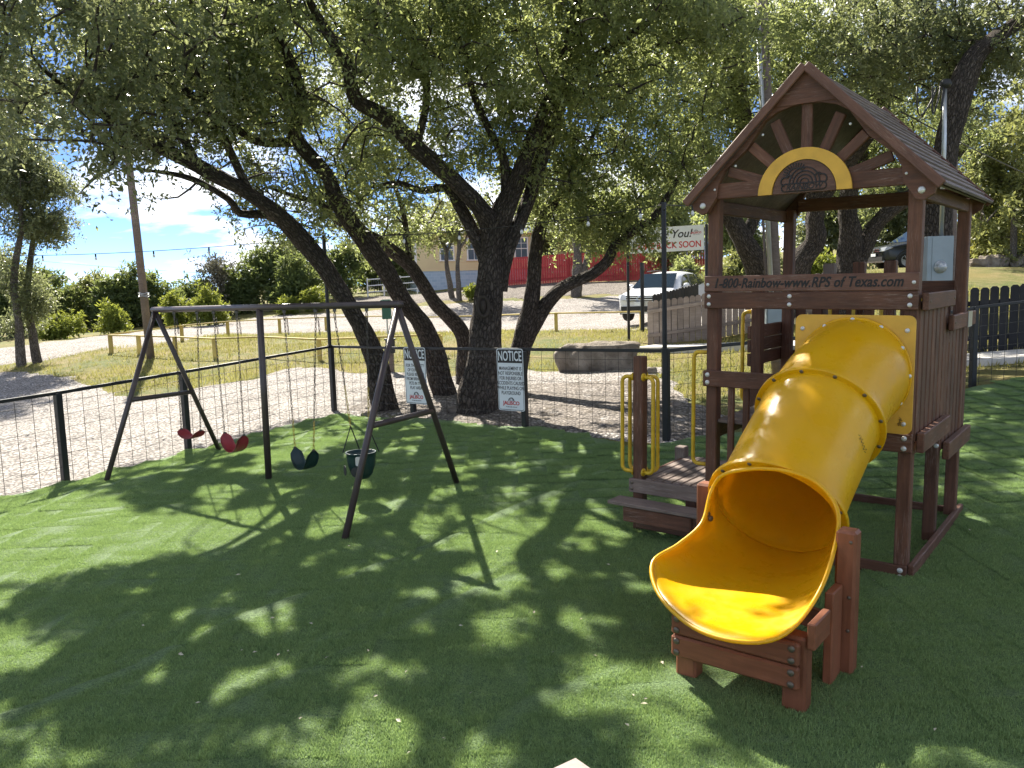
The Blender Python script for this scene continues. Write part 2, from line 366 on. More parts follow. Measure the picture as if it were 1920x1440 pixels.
def mk_bark(name, c1, c2):
    t = NT(name); tc = t.n('ShaderNodeUVMap'); 
    def uvm(sx, sy):
        mp = t.n('ShaderNodeMapping'); t.l(tc.outputs[0], mp.inputs[0]); mp.inputs['Scale'].default_value = (sx, sy, 1); return mp.outputs[0]
    n1 = t.noise(uvm(34, 7.5), 1., 4, .6, None, .8); n2 = t.noise(uvm(70, 26), 1., 4, .65); v = t.n('ShaderNodeTexVoronoi', feature='DISTANCE_TO_EDGE'); v.inputs['Scale'].default_value = 1.; v.inputs['Randomness'].default_value = 1.
    ad = t.n('ShaderNodeVectorMath', operation='ADD'); nw = t.n('ShaderNodeTexNoise'); nw.inputs['Scale'].default_value = 1.3; nw.inputs['Detail'].default_value = 3; t.l(uvm(20, 8), nw.inputs['Vector']); t.l(nw.outputs['Color'], ad.inputs[1]); t.l(uvm(30, 9), ad.inputs[0]); t.l(ad.outputs[0], v.inputs['Vector'])
    k = t.math('MULTIPLY', t.ramp(v.outputs['Distance'], (.0, .15), (.22, 1.)), t.ramp(n1, (.34, .25), (.56, 1.)))
    col = t.mix(k, tuple(x*.28 for x in c1), tuple(c2)); col = t.mix(t.math('MULTIPLY', n2, .5), col, tuple(c1)); col = t.mix(1., col, t.ramp(t.noise(t.pos(), 1.6, 4), (.3, .7), (.7, 1.15)), 'MULTIPLY')
    return t.done(t.bsdf(col, .92, 0, t.bump(t.math('ADD', k, t.math('MULTIPLY', n2, .35)), 1., .03), .15))
BARK = mk_bark('live oak bark', (.058, .048, .041), (.165, .138, .120))
BARKP = mk_bark('pale bark', (.16, .14, .125), (.30, .27, .245))
def mk_rock():
    t = NT('limestone'); c = t.coord('Object'); n = t.noise(c, 3.5, 9, .65); m2 = t.noise(c, 14, 8, .7); col = t.mix(t.ramp(n, (.35, 0.), (.65, 1.)), (.13, .105, .085), (.40, .35, .30)); col = t.mix(t.ramp(m2, (.5, 0.), (.7, .7)), col, (.07, .06, .05))
    return t.done(t.bsdf(col, .9, 0, t.bump(t.math('ADD', n, m2), .9, .05), .2))
ROCK = mk_rock()
def mk_block():
    t = NT('blue block wall'); c = t.coord('Object'); br = t.n('ShaderNodeTexBrick'); br.inputs['Scale'].default_value = 1.; br.inputs['Brick Width'].default_value = .4; br.inputs['Row Height'].default_value = .2; br.inputs['Mortar Size'].default_value = .012
    mp = t.n('ShaderNodeMapping'); mp.inputs['Rotation'].default_value = (math.pi/2, 0, 0); t.l(c, mp.inputs[0]); t.l(mp.outputs[0], br.inputs['Vector'])
    br.inputs['Color1'].default_value = (.33, .46, .60, 1); br.inputs['Color2'].default_value = (.42, .54, .66, 1); br.inputs['Mortar'].default_value = (.5, .6, .7, 1)
    return t.done(t.bsdf(br.outputs['Color'], .8))
BLOCK = mk_block()

# ------------------------------------------------------------------ terrain
CTRL = [(0, 0, 0), (-4, 2, -.04), (4, 2, .04), (-8, 5, -.2), (-4.69, 9.13, 0), (-.6, 8.5, .02), (-1.5, 6.6, 0), (-2.7, 8.9, 0), (2.7, 5.4, -.01), (1.5, 6.4, -.01), (3.77, 6.8, 0), (2.6, 7.7, .02), (.95, 6.8, -.01), (1.3, 3.8, -.01),
        (6, 4, .1), (9, 3, .2), (7, 7.2, .2), (0, -6, 0), (-10, -6, -.2), (10, -6, .2)]
for (x, y, z) in [(627, 772, .10), (1250, 826, .19), (124, 910, -.10), (410, 850, 0), (780, 775, .12), (983, 800, .15), (1815, 716, .54), (1940, 706, .64), (1600, 750, .33),
                  (1250, 655, .45), (1860, 668, .66), (1130, 700, .25), (1043, 620, .63), (1205, 620, .64), (598, 675, .25), (825, 660, .38), (210, 662, .37), (283, 671, .30), (1240, 606, .72), (1130, 590, .75),
                  (900, 585, .85), (0, 690, .05), (60, 640, .3)]:
    p = G(x, y, z); CTRL.append((p[0], p[1], z))
for (x, y, Y) in [(830, 546, 54), (1000, 532, 51), (1280, 522, 50), (640, 557, 56), (1690, 503, 34), (1900, 500, 36), (1900, 546, 22), (1700, 545, 22), (1500, 520, 30), (110, 632, 38), (420, 602, 46), (560, 580, 48), (900, 560, 46), (1150, 553, 43), (0, 645, 34)]:
    p = D(x, y, Y); CTRL.append(tuple(p))
CTRL += [(-60, 40, -.5), (-60, 90, .5), (0, 90, 3.2), (60, 90, 6.5), (60, 40, 4.2), (30, 15, 1.2), (-30, 10, -.6), (-70, -20, -1.5), (60, -20, 1.), (0, -30, -.2), (0, 200, 4), (-150, 200, 0), (150, 200, 8), (-200, 20, -2), (200, 20, 6)]
CT = np.array(CTRL, float)
def _tps():
    n = len(CT); d = np.hypot(CT[:, None, 0]-CT[None, :, 0], CT[:, None, 1]-CT[None, :, 1])
    K = np.where(d > 0, d*d*np.log(np.maximum(d, 1e-9)), 0)*1. + np.eye(n)*.6
    Pm = np.c_[np.ones(n), CT[:, :2]]; A = np.block([[K, Pm], [Pm.T, np.zeros((3, 3))]])
    return np.linalg.solve(A, np.r_[CT[:, 2], 0, 0, 0])
_w = _tps()
def H_(x, y):
    x = np.asarray(x, float); y = np.asarray(y, float); shp = np.broadcast(x, y).shape; x = np.broadcast_to(x, shp).ravel(); y = np.broadcast_to(y, shp).ravel()
    out = np.empty(len(x))
    for s in range(0, len(x), 20000):
        d2 = (x[s:s+20000, None]-CT[None, :, 0])**2+(y[s:s+20000, None]-CT[None, :, 1])**2
        out[s:s+20000] = (.5*d2*np.log(np.maximum(d2, 1e-12))) @ _w[:-3] + _w[-3] + _w[-2]*x[s:s+20000] + _w[-1]*y[s:s+20000]
    r = np.hypot(x, y); k = np.clip((r-110)/80, 0, 1); out = out*(1-k)+np.clip(out, -4, 9)*k
    return out.reshape(shp)
def hz(x, y): return float(H_(x, y))
def GT(x, y, dz=0.):
    """where the sight line through a pixel of the photograph meets the ground"""
    d = ray(x, y); ts = np.concatenate([np.arange(2, 40, .05), np.arange(40, 300, .5)]); P_ = np.array([0, 0, EYE])+ts[:, None]*d
    below = P_[:, 2] < H_(P_[:, 0], P_[:, 1])+dz; i = int(np.argmax(below)) if below.any() else len(ts)-1
    p = P_[i]; return np.array([p[0], p[1], hz(p[0], p[1])+dz])
# corner points of the fence round the turf
FL0 = G(124, 910, -.10)[:2]; FLM = G(410, 850, 0)[:2]; FC1 = G(627, 772, .10)[:2]; FS1 = G(780, 775, .12)[:2]; FS2 = G(983, 800, .15)[:2]; FC2 = G(1250, 826, .19)[:2]
dl = (FC1-FL0)/np.linalg.norm(FC1-FL0); FLX = FL0-dl*3.2; FLXX = FL0-dl*6.6; FLM = FL0+dl*np.dot(FLM-FL0, dl)
db = (FC2-FC1)/np.linalg.norm(FC2-FC1)
def on_back(xpix, z):
    ts = np.linspace(0, np.linalg.norm(FC2-FC1), 400); xs = [proj((*(FC1+db*t), z))[0] for t in ts]; return FC1+db*ts[int(np.argmin(np.abs(np.array(xs)-xpix)))]
FS1 = on_back(776, .2); FS2 = on_back(984, .2)
FR1 = np.array([6.45, 11.35]); FRX = np.array([9.4, 11.9]); FRM = (FC2+FR1)/2
nl = np.array([dl[1], -dl[0]])                              # into the turf
tp = [FLXX+nl*.02-dl*3, FL0+nl*.03, FC1+nl*.25-dl*.1, FC1+db*.8-nl*.0-np.array([0, .25]), FS1+np.array([.1, -.1]), FS2+np.array([-.3, .10]), FS2+np.array([.2, -.02]), FC2+np.array([-.4, -.15]), FC2+np.array([.1, -.08]), FR1+np.array([0, -.12]), FRX, (9.5, 8), (9, -1), (-9.2, -1)]
def grid_axes(lo, hi, fine_lo, fine_hi, fs, cs):
    a = [fine_lo]; s = fs
    while a[-1] < fine_hi: a.append(a[-1]+fs)
    while a[-1] < hi: s = min(s*1.18, cs); a.append(a[-1]+s)
    b = [fine_lo]; s = fs
    while b[-1] > lo: s = min(s*1.18, cs); b.append(b[-1]-s)
    return np.array(sorted(set(b+a)))
def vnoise(x, y, sc, seed=0):
    """cheap smooth value noise"""
    x = np.asarray(x)*sc+seed*17.3; y = np.asarray(y)*sc-seed*9.1; xi = np.floor(x); yi = np.floor(y); fx = x-xi; fy = y-yi; fx = fx*fx*(3-2*fx); fy = fy*fy*(3-2*fy)
    h = lambda a, b: np.modf(np.abs(np.sin(a*127.1+b*311.7+seed)*43758.5453))[0]
    return (h(xi, yi)*(1-fx)+h(xi+1, yi)*fx)*(1-fy)+(h(xi, yi+1)*(1-fx)+h(xi+1, yi+1)*fx)*fy
def grid_faces(nx, ny):
    i = np.arange(nx-1)[None, :]+np.arange(ny-1)[:, None]*nx; return np.stack([i, i+1, i+1+nx, i+nx], -1).reshape(-1, 4)
def sdist(px, py, poly):
    poly = np.array(poly, float); d = np.full(px.shape, 1e9); ins = np.zeros(px.shape, bool); n = len(poly)
    for i in range(n):
        a = poly[i]; b = poly[(i+1) % n]; e = b-a; wx = px-a[0]; wy = py-a[1]; t = np.clip((wx*e[0]+wy*e[1])/(e@e+1e-12), 0, 1)
        d = np.minimum(d, np.hypot(wx-t*e[0], wy-t*e[1]))
        c = ((a[1] > py) != (b[1] > py)) & (px < (b[0]-a[0])*(py-a[1])/(b[1]-a[1]+1e-12)+a[0]); ins ^= c
    return np.where(ins, -d, d)
def bumps(x, y): return (vnoise(x, y, .9, 1)-.5)*.06*np.clip(sdist(x, y, np.array(tp))/1.0, 0, 1)
def build_ground():
    xs = grid_axes(-900, 900, -30, 34, .55, 60); ys = grid_axes(-300, 1400, -4, 62, .55, 60)
    X, Y = np.meshgrid(xs, ys); Z = H_(X, Y)+bumps(X, Y)-.012
    me = np_mesh('ground', np.c_[X.ravel(), Y.ravel(), Z.ravel()], grid_faces(len(xs), len(ys)), smooth=True)
    tag(link('ground', me, None, LAWN), 'dry yellow green lawn rising behind the playground', None, None, 'structure')
build_ground()
POLY = {}
def sheet(name, poly, res, mat, lift, label, rough=.0, nsc=1., edge=.25, extra=None, soft=.22, sd_noise=0.):
    """a surface laid over the ground; its edge dips below the ground so the border is irregular"""
    poly = np.array(poly); POLY[name] = poly; lo = poly.min(0)-edge-res; hi = poly.max(0)+edge+res
    xs = np.arange(lo[0], hi[0], res); ys = np.arange(lo[1], hi[1], res); X, Y = np.meshgrid(xs, ys); sd = sdist(X, Y, poly)
    if sd_noise: sd = sd+(vnoise(X, Y, 1.3, 3)-.5)*sd_noise+(vnoise(X, Y, 4.1, 5)-.5)*sd_noise*.5
    ok = sd < edge; base = H_(X[ok], Y[ok]); Z = np.zeros_like(X); Z[ok] = base+bumps(X[ok], Y[ok])+lift-np.clip((sd[ok]+soft*.4)/soft, 0, 1.4)*(lift+.06)
    if rough: Z[ok] += (vnoise(X[ok], Y[ok], nsc, 11)-.5)*rough
    if extra is not None: Z[ok] += extra(X[ok], Y[ok])
    fq = grid_faces(len(xs), len(ys)); okf = ok.ravel()[fq].all(1); fq = fq[okf]; used = np.unique(fq); mp = np.full(X.size, -1); mp[used] = np.arange(len(used))
    me = np_mesh(name, np.c_[X.ravel(), Y.ravel(), Z.ravel()][used], mp[fq], smooth=True)
    return tag(link(name, me, None, mat), label, None, None, 'structure')
SEAMS = [([GT(0, 1372), GT(250, 1270), GT(420, 1190), GT(600, 1115), GT(800, 1035), GT(960, 965), GT(1150, 885)], .014), ([GT(420, 1345), GT(560, 1262), GT(760, 1170), GT(960, 1080)], -.010), ([GT(0, 1012), GT(110, 985), GT(330, 950)], -.012), ([GT(860, 1440), GT(1000, 1340), GT(1180, 1270)], .008)]
def turf_relief(x, y):
    z = (vnoise(x, y, 2.2, 21)-.5)*.022+(vnoise(x, y, 7., 23)-.5)*.010
    for pts, amp in SEAMS:
        d = np.full(x.shape, 9.)
        for a, b in zip(pts[:-1], pts[1:]):
            e = (b-a)[:2]; t = np.clip(((x-a[0])*e[0]+(y-a[1])*e[1])/(e@e), 0, 1); d = np.minimum(d, np.hypot(x-a[0]-t*e[0], y-a[1]-t*e[1]))
        d = d+(vnoise(x, y, 3., 31)-.5)*.05; z += amp*np.exp(-(d/.045)**2)-amp*.7*np.exp(-((d-.1)/.05)**2)
    return z
sheet('turf', tp, .08, TURF, .045, 'dark green artificial turf covering the playground floor', 0, 1, .25, turf_relief, .12, .16)
sheet('gravel_bed', [FLXX+nl*.4-dl*3, FL0+nl*.4, FC1+nl*.5-dl*.3, FC1+db*2+nl*.6, FC2+db*.6-np.array([0, .4]), G(1350, 790, .25)[:2], GT(1300, 745)[:2], GT(1225, 690)[:2], GT(1050, 695)[:2], GT(950, 690)[:2], GT(850, 705)[:2], GT(700, 700)[:2], GT(560, 690)[:2], GT(430, 720)[:2], GT(250, 745)[:2], GT(120, 705)[:2], GT(20, 695)[:2], GT(-200, 720)[:2], (-16, 12), (-13, 0)], .12, GRAVEL, .02, 'pale pinkish gravel strip outside the black wire fence', .02, 5, .4, None, .35, .5)
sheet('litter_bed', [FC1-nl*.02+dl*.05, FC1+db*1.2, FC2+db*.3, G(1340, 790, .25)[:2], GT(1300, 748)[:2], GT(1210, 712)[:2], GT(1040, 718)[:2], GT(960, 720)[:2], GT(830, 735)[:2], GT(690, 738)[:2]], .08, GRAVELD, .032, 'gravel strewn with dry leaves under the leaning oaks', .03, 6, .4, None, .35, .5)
sheet('gravel_lot', [GT(-120, 700)[:2], GT(60, 678)[:2], GT(200, 655)[:2], GT(340, 640)[:2], GT(420, 625)[:2], GT(600, 622)[:2], GT(700, 622)[:2], GT(900, 622)[:2], GT(1040, 618)[:2], GT(1210, 616)[:2], GT(1330, 610)[:2], GT(1420, 585)[:2], GT(1440, 560)[:2], GT(1330, 553)[:2], GT(1150, 556)[:2], GT(960, 566)[:2], GT(840, 572)[:2], GT(640, 588)[:2], GT(480, 597)[:2], GT(300, 618)[:2], GT(150, 636)[:2], GT(0, 654)[:2], GT(-200, 690)[:2]], .3, GRAVEL, .025, 'wide pale gravel drive curving behind the lawn', .0, 5, .6, None, .5, .8)
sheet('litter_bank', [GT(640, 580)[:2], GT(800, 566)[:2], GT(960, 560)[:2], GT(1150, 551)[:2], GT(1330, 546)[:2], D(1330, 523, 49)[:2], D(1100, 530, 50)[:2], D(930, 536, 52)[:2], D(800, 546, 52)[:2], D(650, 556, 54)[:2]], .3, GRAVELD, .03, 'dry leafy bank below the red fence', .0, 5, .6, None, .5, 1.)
def walk():
    a = GT(1212, 655)[:2]; b = GT(1460, 648)[:2]; c = D(1800, 676, 13.6)[:2]; d = D(2050, 680, 13.2)[:2]; mb = MB(); pts = [a, b, c, d]; dense = []
    for p, q in zip(pts[:-1], pts[1:]): dense += [p+(q-p)*k/10 for k in range(10)]
    dense.append(d); n = len(dense)
    for i, p in enumerate(dense):
        t = dense[min(i+1, n-1)]-dense[max(i-1, 0)]; t = t/np.linalg.norm(t); nn = np.array([-t[1], t[0]])*.55
        for s, zz in ((-1, -.2), (-1, .09), (1, .09), (1, -.2)):
            mb.v.append((p[0]+s*nn[0], p[1]+s*nn[1], hz(p[0], p[1])+zz))
    for i in range(n-1):
        for j in range(3): mb.f.append((i*4+j, i*4+j+1, i*4+4+j+1, i*4+4+j))
    tag(mb.build('pavement', CONC), 'narrow concrete walk in front of the picket fences', None, None, 'structure')
walk()
# turf fibres: one short tile of blades repeated over the near turf by geometry nodes
def turf_blades():
    n = 4200; S = .34; r = RNG
    bx = (r.random(n)-.5)*S; by = (r.random(n)-.5)*S; a = r.random(n)*2*np.pi; ln = .009+.010*r.random(n); wd = .0014+.0012*r.random(n); lean = .45+.55*r.random(n); a2 = a+1.2*(r.random(n)-.5)
    dx, dy = np.cos(a), np.sin(a); tx = np.cos(a2)*ln*lean*.8; ty = np.sin(a2)*ln*lean*.8; tz = ln*np.sqrt(np.maximum(.1, 1-lean**2*.6))
    V = np.stack([np.c_[bx-dy*wd, by+dx*wd, np.full(n, -.004)], np.c_[bx+dy*wd, by-dx*wd, np.full(n, -.004)], np.c_[bx+tx, by+ty, tz]], 1).reshape(-1, 3)
    tile = np_mesh('turf_tile', V, np.arange(3*n).reshape(-1, 3), {'rnd': ('FACE', r.random(n))}); tile.materials.append(TBLADE)
    to = bpy.data.objects.new('turf_tile', tile)
    st = .30; xs = np.arange(-7, 9, st); ys = np.arange(1.2, 14.5, st); X, Y = np.meshgrid(xs, ys); X = X.ravel()+(r.random(X.size)-.5)*.05; Y = Y.ravel()+(r.random(Y.size)-.5)*.05
    # only what the camera can see, inside the turf
    cxy = (np.abs(X) < Y*.70+.9) & (sdist(X, Y, np.array(tp)) < -.16); X, Y = X[cxy], Y[cxy]; Z = H_(X, Y)+.045+turf_relief(X, Y)*.7
    me = np_mesh('turf_fibres', np.c_[X, Y, Z], np.zeros((0, 3), int)); o = link('turf_fibres', me); tag(o, 'short green plastic fibres of the playground turf', 'turf', None, 'stuff')
    ng = bpy.data.node_groups.new('fibres', 'GeometryNodeTree'); ng.interface.new_socket('Geometry', in_out='INPUT', socket_type='NodeSocketGeometry'); ng.interface.new_socket('Geometry', in_out='OUTPUT', socket_type='NodeSocketGeometry')
    N = ng.nodes; gi = N.new('NodeGroupInput'); go = N.new('NodeGroupOutput'); ip = N.new('GeometryNodeInstanceOnPoints'); oi = N.new('GeometryNodeObjectInfo'); oi.inputs['Object'].default_value = to; oi.inputs['As Instance'].default_value = True
    rv = N.new('FunctionNodeRandomValue'); rv.data_type = 'INT'; rv.inputs['Min'].default_value = 0; rv.inputs['Max'].default_value = 3
    mu = N.new('ShaderNodeMath'); mu.operation = 'MULTIPLY'; mu.inputs[1].default_value = math.pi/2; cb = N.new('ShaderNodeCombineXYZ')
    L = ng.links; L.new(rv.outputs[2], mu.inputs[0]); L.new(mu.outputs[0], cb.inputs[2]); L.new(gi.outputs[0], ip.inputs['Points']); L.new(oi.outputs['Geometry'], ip.inputs['Instance']); L.new(cb.outputs[0], ip.inputs['Rotation']); L.new(ip.outputs[0], go.inputs[0])
    md = o.modifiers.new('fibres', 'NODES'); md.node_group = ng
turf_blades()

# ------------------------------------------------------------------ black welded wire fence round the turf
FH = 1.10
def wire_fence(name, pts, label, posts, tall=(), first_post=True):
    pts = [np.array(p, float) for p in pts]; z0 = hz(*pts[0]); root = empty(name, (pts[0][0], pts[0][1], z0), 0, label, 'fence', 'black wire fence runs round the turf'); o = np.array([pts[0][0], pts[0][1], z0])
    Lc = lambda p, z: Vector((p[0]-o[0], p[1]-o[1], z-o[2]))
    base = lambda p: hz(p[0], p[1])
    for k, (a, b) in enumerate(zip(pts[:-1], pts[1:])):
        ln = np.linalg.norm(b-a); za, zb = base(a), base(b); mb = MB()
        e = (b-a)/ln; nx = 5; rot = lambda t: Vector((a[0]+e[0]*t-o[0], a[1]+e[1]*t-o[1], 0))
        board(root, 'top_rail', Lc(a, za+FH), Lc(b, zb+FH), .04, .04, BLACKP, (0, 0, 1), .006)
        s = .1
        while s < ln-.05:
            zz = za+(zb-za)*s/ln; p = rot(s); j = random.uniform(-.008, .008)
            mb.tube([p+Vector((0, 0, zz-o[2]+.02)), p+Vector((e[0]*j, e[1]*j, zz-o[2]+FH-.02))], .0032, 4, False); s += .2
        for h in range(7):
            q = .06+h*.155; mid = rot(ln/2)+Vector((0, 0, (za+zb)/2-o[2]+q+random.uniform(-.012, .006)))
            mb.tube([rot(.02)+Vector((0, 0, za-o[2]+q)), mid, rot(ln-.02)+Vector((0, 0, zb-o[2]+q))], .0032, 4, False)
        mb.build('wire_mesh', WIRE, root)
    for p, hgt in posts:
        p = np.array(p); zb = base(p)
        board(root, 'post', Lc(p, zb-.15), Lc(p, zb+hgt), .076, .076, BLACKP, (e[0], e[1], 0), .005)
    return root
WIRE = plain('wire steel', (.055, .05, .045), .4, .6, .5, .3, 30)
wire_fence('wire_fence', [FLXX, FLX, FL0, FLM, FC1], 'long black wire mesh fence run beside the gravel, behind the swings', [(FLX, FH), (FL0, FH), (FLM, FH)])
wire_fence('wire_fence', [FC1, FS1, FS2, FC2], 'black wire fence run carrying the two notice signs in front of the oaks', [(FC1, FH+.02), (FS1, FH-.03), (FS2, FH-.03), (FC2, FH+.02)])
wire_fence('wire_fence', [FC2, FRM, FR1, FRX], 'black wire fence run behind the play tower', [(FRM, FH), (FR1, FH), (FRX, FH)])
# slim steel light poles standing at the two fence corners
POLES = []
for p, lab in ((FC1, 'tall slim black light pole at the fence corner behind the swings'), (FC2, 'tall slim black light pole at the fence corner left of the tower')):
    q = np.array(p)+np.array([-.015, .0]); mb = MB(); zb = hz(*p); mb.tube([(0, 0, FH), (0, 0, 3.03-zb)], .03, 10); mb.tube([(0, 0, 2.93-zb), (0, -.07, 2.95-zb)], .012, 6)
    mb.tube([(0, 0, FH-.02), (0, 0, FH+.03)], .05, 8)
    o = tag(mb.build('light_pole', BLACKP), lab, 'pole', 'light poles on the fence corners'); o.location = (q[0], q[1], zb); POLES.append(np.array([q[0], q[1], 3.0]))
POLES[0][2] = 3.0
def string_lights(a, b, sag, ts, label):
    a = np.array(a); b = np.array(b); f = lambda t: a+(b-a)*t+np.array([0, 0, -sag*4*t*(1-t)])
    root = empty('string_light', tuple(a), 0, label, 'string light'); mb = MB(); mb.tube([tuple(f(k/24)-a) for k in range(25)], .006, 5, False); mb.build('cable', DARKP, root)
    for t in ts:
        p = Vector(f(t)-a); mb = MB(); mb.lathe([(.008, 0), (.016, -.012), (.016, -.055), (.012, -.06)], Matrix.Translation(p), 8); s = mb.build('socket', DARKP, root)
        mb = MB(); mb.lathe([(.010, -.06), (.019, -.08), (.023, -.10), (.017, -.118), (.0, -.124)], Matrix.Translation(p), 10); mb.build('bulb', BULB, s, None, True)
LFT = D(-120, 478, 18.2); string_lights(LFT, POLES[0], .12, [.07, .19, .335, .482, .63, .76, .90], 'string light with clear bulbs running left from the fence corner')
string_lights(POLES[0], POLES[1], .10, [.12, .3, .48, .66, .83, .95], 'string light with clear bulbs between the two fence poles')
string_lights(POLES[1], D(1420, 372, 13), .05, [.25, .6, .85], 'string light leading behind the play tower roof')

# ------------------------------------------------------------------ notice signs
def logo(parent, M, s):
    me = text_mesh('JALISCO', .075*s, .0008, .03, 0, 1.1); me.materials.append(SIGNR); link('lettering', me, parent, None, M @ Matrix.Translation((0, 0, .0008)))
    mb = MB()
    for r0 in (.052, .043): mb.tube([(r0*s*math.cos(a), .03*s+r0*s*math.sin(a), .001) for a in np.linspace(.1, math.pi-.1, 14)], .0035*s, 4)
    for dx in (-.018, .018): mb.tube([(dx*s, .035*s, .001), (dx*s, .055*s, .001)], .004*s, 4)
    mb.build('emblem', SIGNK, parent, M)
    me = text_mesh('TEX MEX GRILL AND BAR', .018*s, .0006, .01); me.materials.append(SIGNK); link('lettering', me, parent, None, M @ Matrix.Translation((0, -.055*s, .0008)))
def rrect(w, h, r, n=5):
    out = []
    for cx, cy, a0 in ((w/2-r, h/2-r, 0), (-w/2+r, h/2-r, 90), (-w/2+r, -h/2+r, 180), (w/2-r, -h/2+r, 270)):
        for k in range(n+1):
            a = math.radians(a0+90*k/n); out.append((cx+r*math.cos(a), cy+r*math.sin(a)))
    return out
def notice(p, off, z_top, lines, label, w=.46, h=.86):
    e = Vector((db[0], db[1], 0)); nrm = Vector((db[1], -db[0], 0)); c = Vector((p[0]+e.x*off, p[1]+e.y*off, z_top-h/2))+nrm*.055
    root = empty('notice_sign', tuple(c), 0, label, 'sign', 'notice signs on the fence')
    Z = nrm; X = e; Y = Vector((0, 0, 1)); M = Matrix(((X.x, Y.x, Z.x, 0), (X.y, Y.y, Z.y, 0), (X.z, Y.z, Z.z, 0), (0, 0, 0, 1)))
    M = M @ Matrix.Rotation(random.uniform(-.02, .02), 4, 'Z')
    mb = MB(); mb.prism(rrect(w, h, .035), Matrix.Translation((0, 0, -.003)), .003); mb.build('panel', WHITE, root, M)
    mb = MB(); o_ = rrect(w-.02, h-.02, .03); i_ = rrect(w-.034, h-.034, .024); n = len(o_)
    mb.add([(x, y, .0012) for x, y in o_]+[(x, y, .0012) for x, y in i_], [(k, (k+1) % n, n+(k+1) % n, n+k) for k in range(n)]); mb.build('border', SIGNK, root, M)
    hb = .185; mb = MB(); mb.add([(x, y, .002) for x, y in [(-w/2+.012, h/2-hb-.012), (w/2-.012, h/2-hb-.012), (w/2-.012, h/2-.035), (w/2-.035, h/2-.012), (-w/2+.035, h/2-.012), (-w/2+.012, h/2-.035)]], [(0, 1, 2, 3, 4, 5)]); mb.build('header', SIGNK, root, M)
    me = text_mesh('NOTICE', .19, .0008, .012, 0, .60); me.materials.append(WHITE); link('lettering', me, root, None, M @ Matrix.Translation((0, h/2-.108, .0035)))
    for i, t in enumerate(lines):
        me = text_mesh(t, .068, .0006, .010, 0, .74); me.materials.append(SIGNK); link('lettering', me, root, None, M @ Matrix.Translation((0, h/2-.275-i*.068, .0012)))
    logo(root, M @ Matrix.Translation((0, -h/2+.105, .0012)), .95)
    for yy in (h/2-.03, -h/2+.02):
        mb = MB(); mb.lathe([(.008, 0), (.008, .003), (.004, .006), (0, .006)], Matrix.Translation((0, yy, .002)), 8); mb.build('screw', STEEL, root, M)
notice(FS1, .13, hz(*FS1)+FH+.02, ['FOR THE SAFETY', 'OF OUR KIDS,', 'PLEASE REFRAIN', 'FROM BRINGING', 'PETS IN THE', 'PLAY AREA'], 'white notice sign asking to keep pets out, behind the swing frame leg')
notice(FS2, -.19, hz(*FS2)+FH+.01, ['MANAGEMENT IS', 'NOT RESPONSIBLE', 'FOR INJURIES OR', 'ACCIDENTS CAUSED', 'WHILE PLAYING ON', 'PLAYGROUND'], 'white notice sign saying management is not responsible for injuries')

# ------------------------------------------------------------------ play tower (local x along the front, y towards the back, z up)
TH, TILT = -.663, .014
_u = Vector((math.cos(TH), math.sin(TH), 0)); _v = Vector((-math.sin(TH), math.cos(TH), 0)); _up = (Vector((0, 0, 1))+_u*TILT).normalized(); _uu = _v.cross(_up)
TM = Matrix(((_uu.x, _v.x, _up.x, 2.69), (_uu.y, _v.y, _up.y, 5.442), (_uu.z, _v.z, _up.z, 0), (0, 0, 0, 1)))
bm_ = MB(); bm_.lathe([(.019, -.006), (.019, .002), (.015, .007), (.008, .0095), (0, .010)], Matrix(), 10); BOLT_ME = bm_.mesh('bolt', True); BOLT_ME.materials.append(STEEL)
bm_ = MB(); bm_.lathe([(.016, -.004), (.016, .002), (.011, .006), (0, .007)], Matrix(), 8); BOLTD_ME = bm_.mesh('bolt', True); BOLTD_ME.materials.append(BOLTD)
def bolt(parent, p, n, me=None, s=1.): return sub(parent, 'bolt', me or BOLT_ME, frame_to(p, n) @ Matrix.Scale(s, 4))
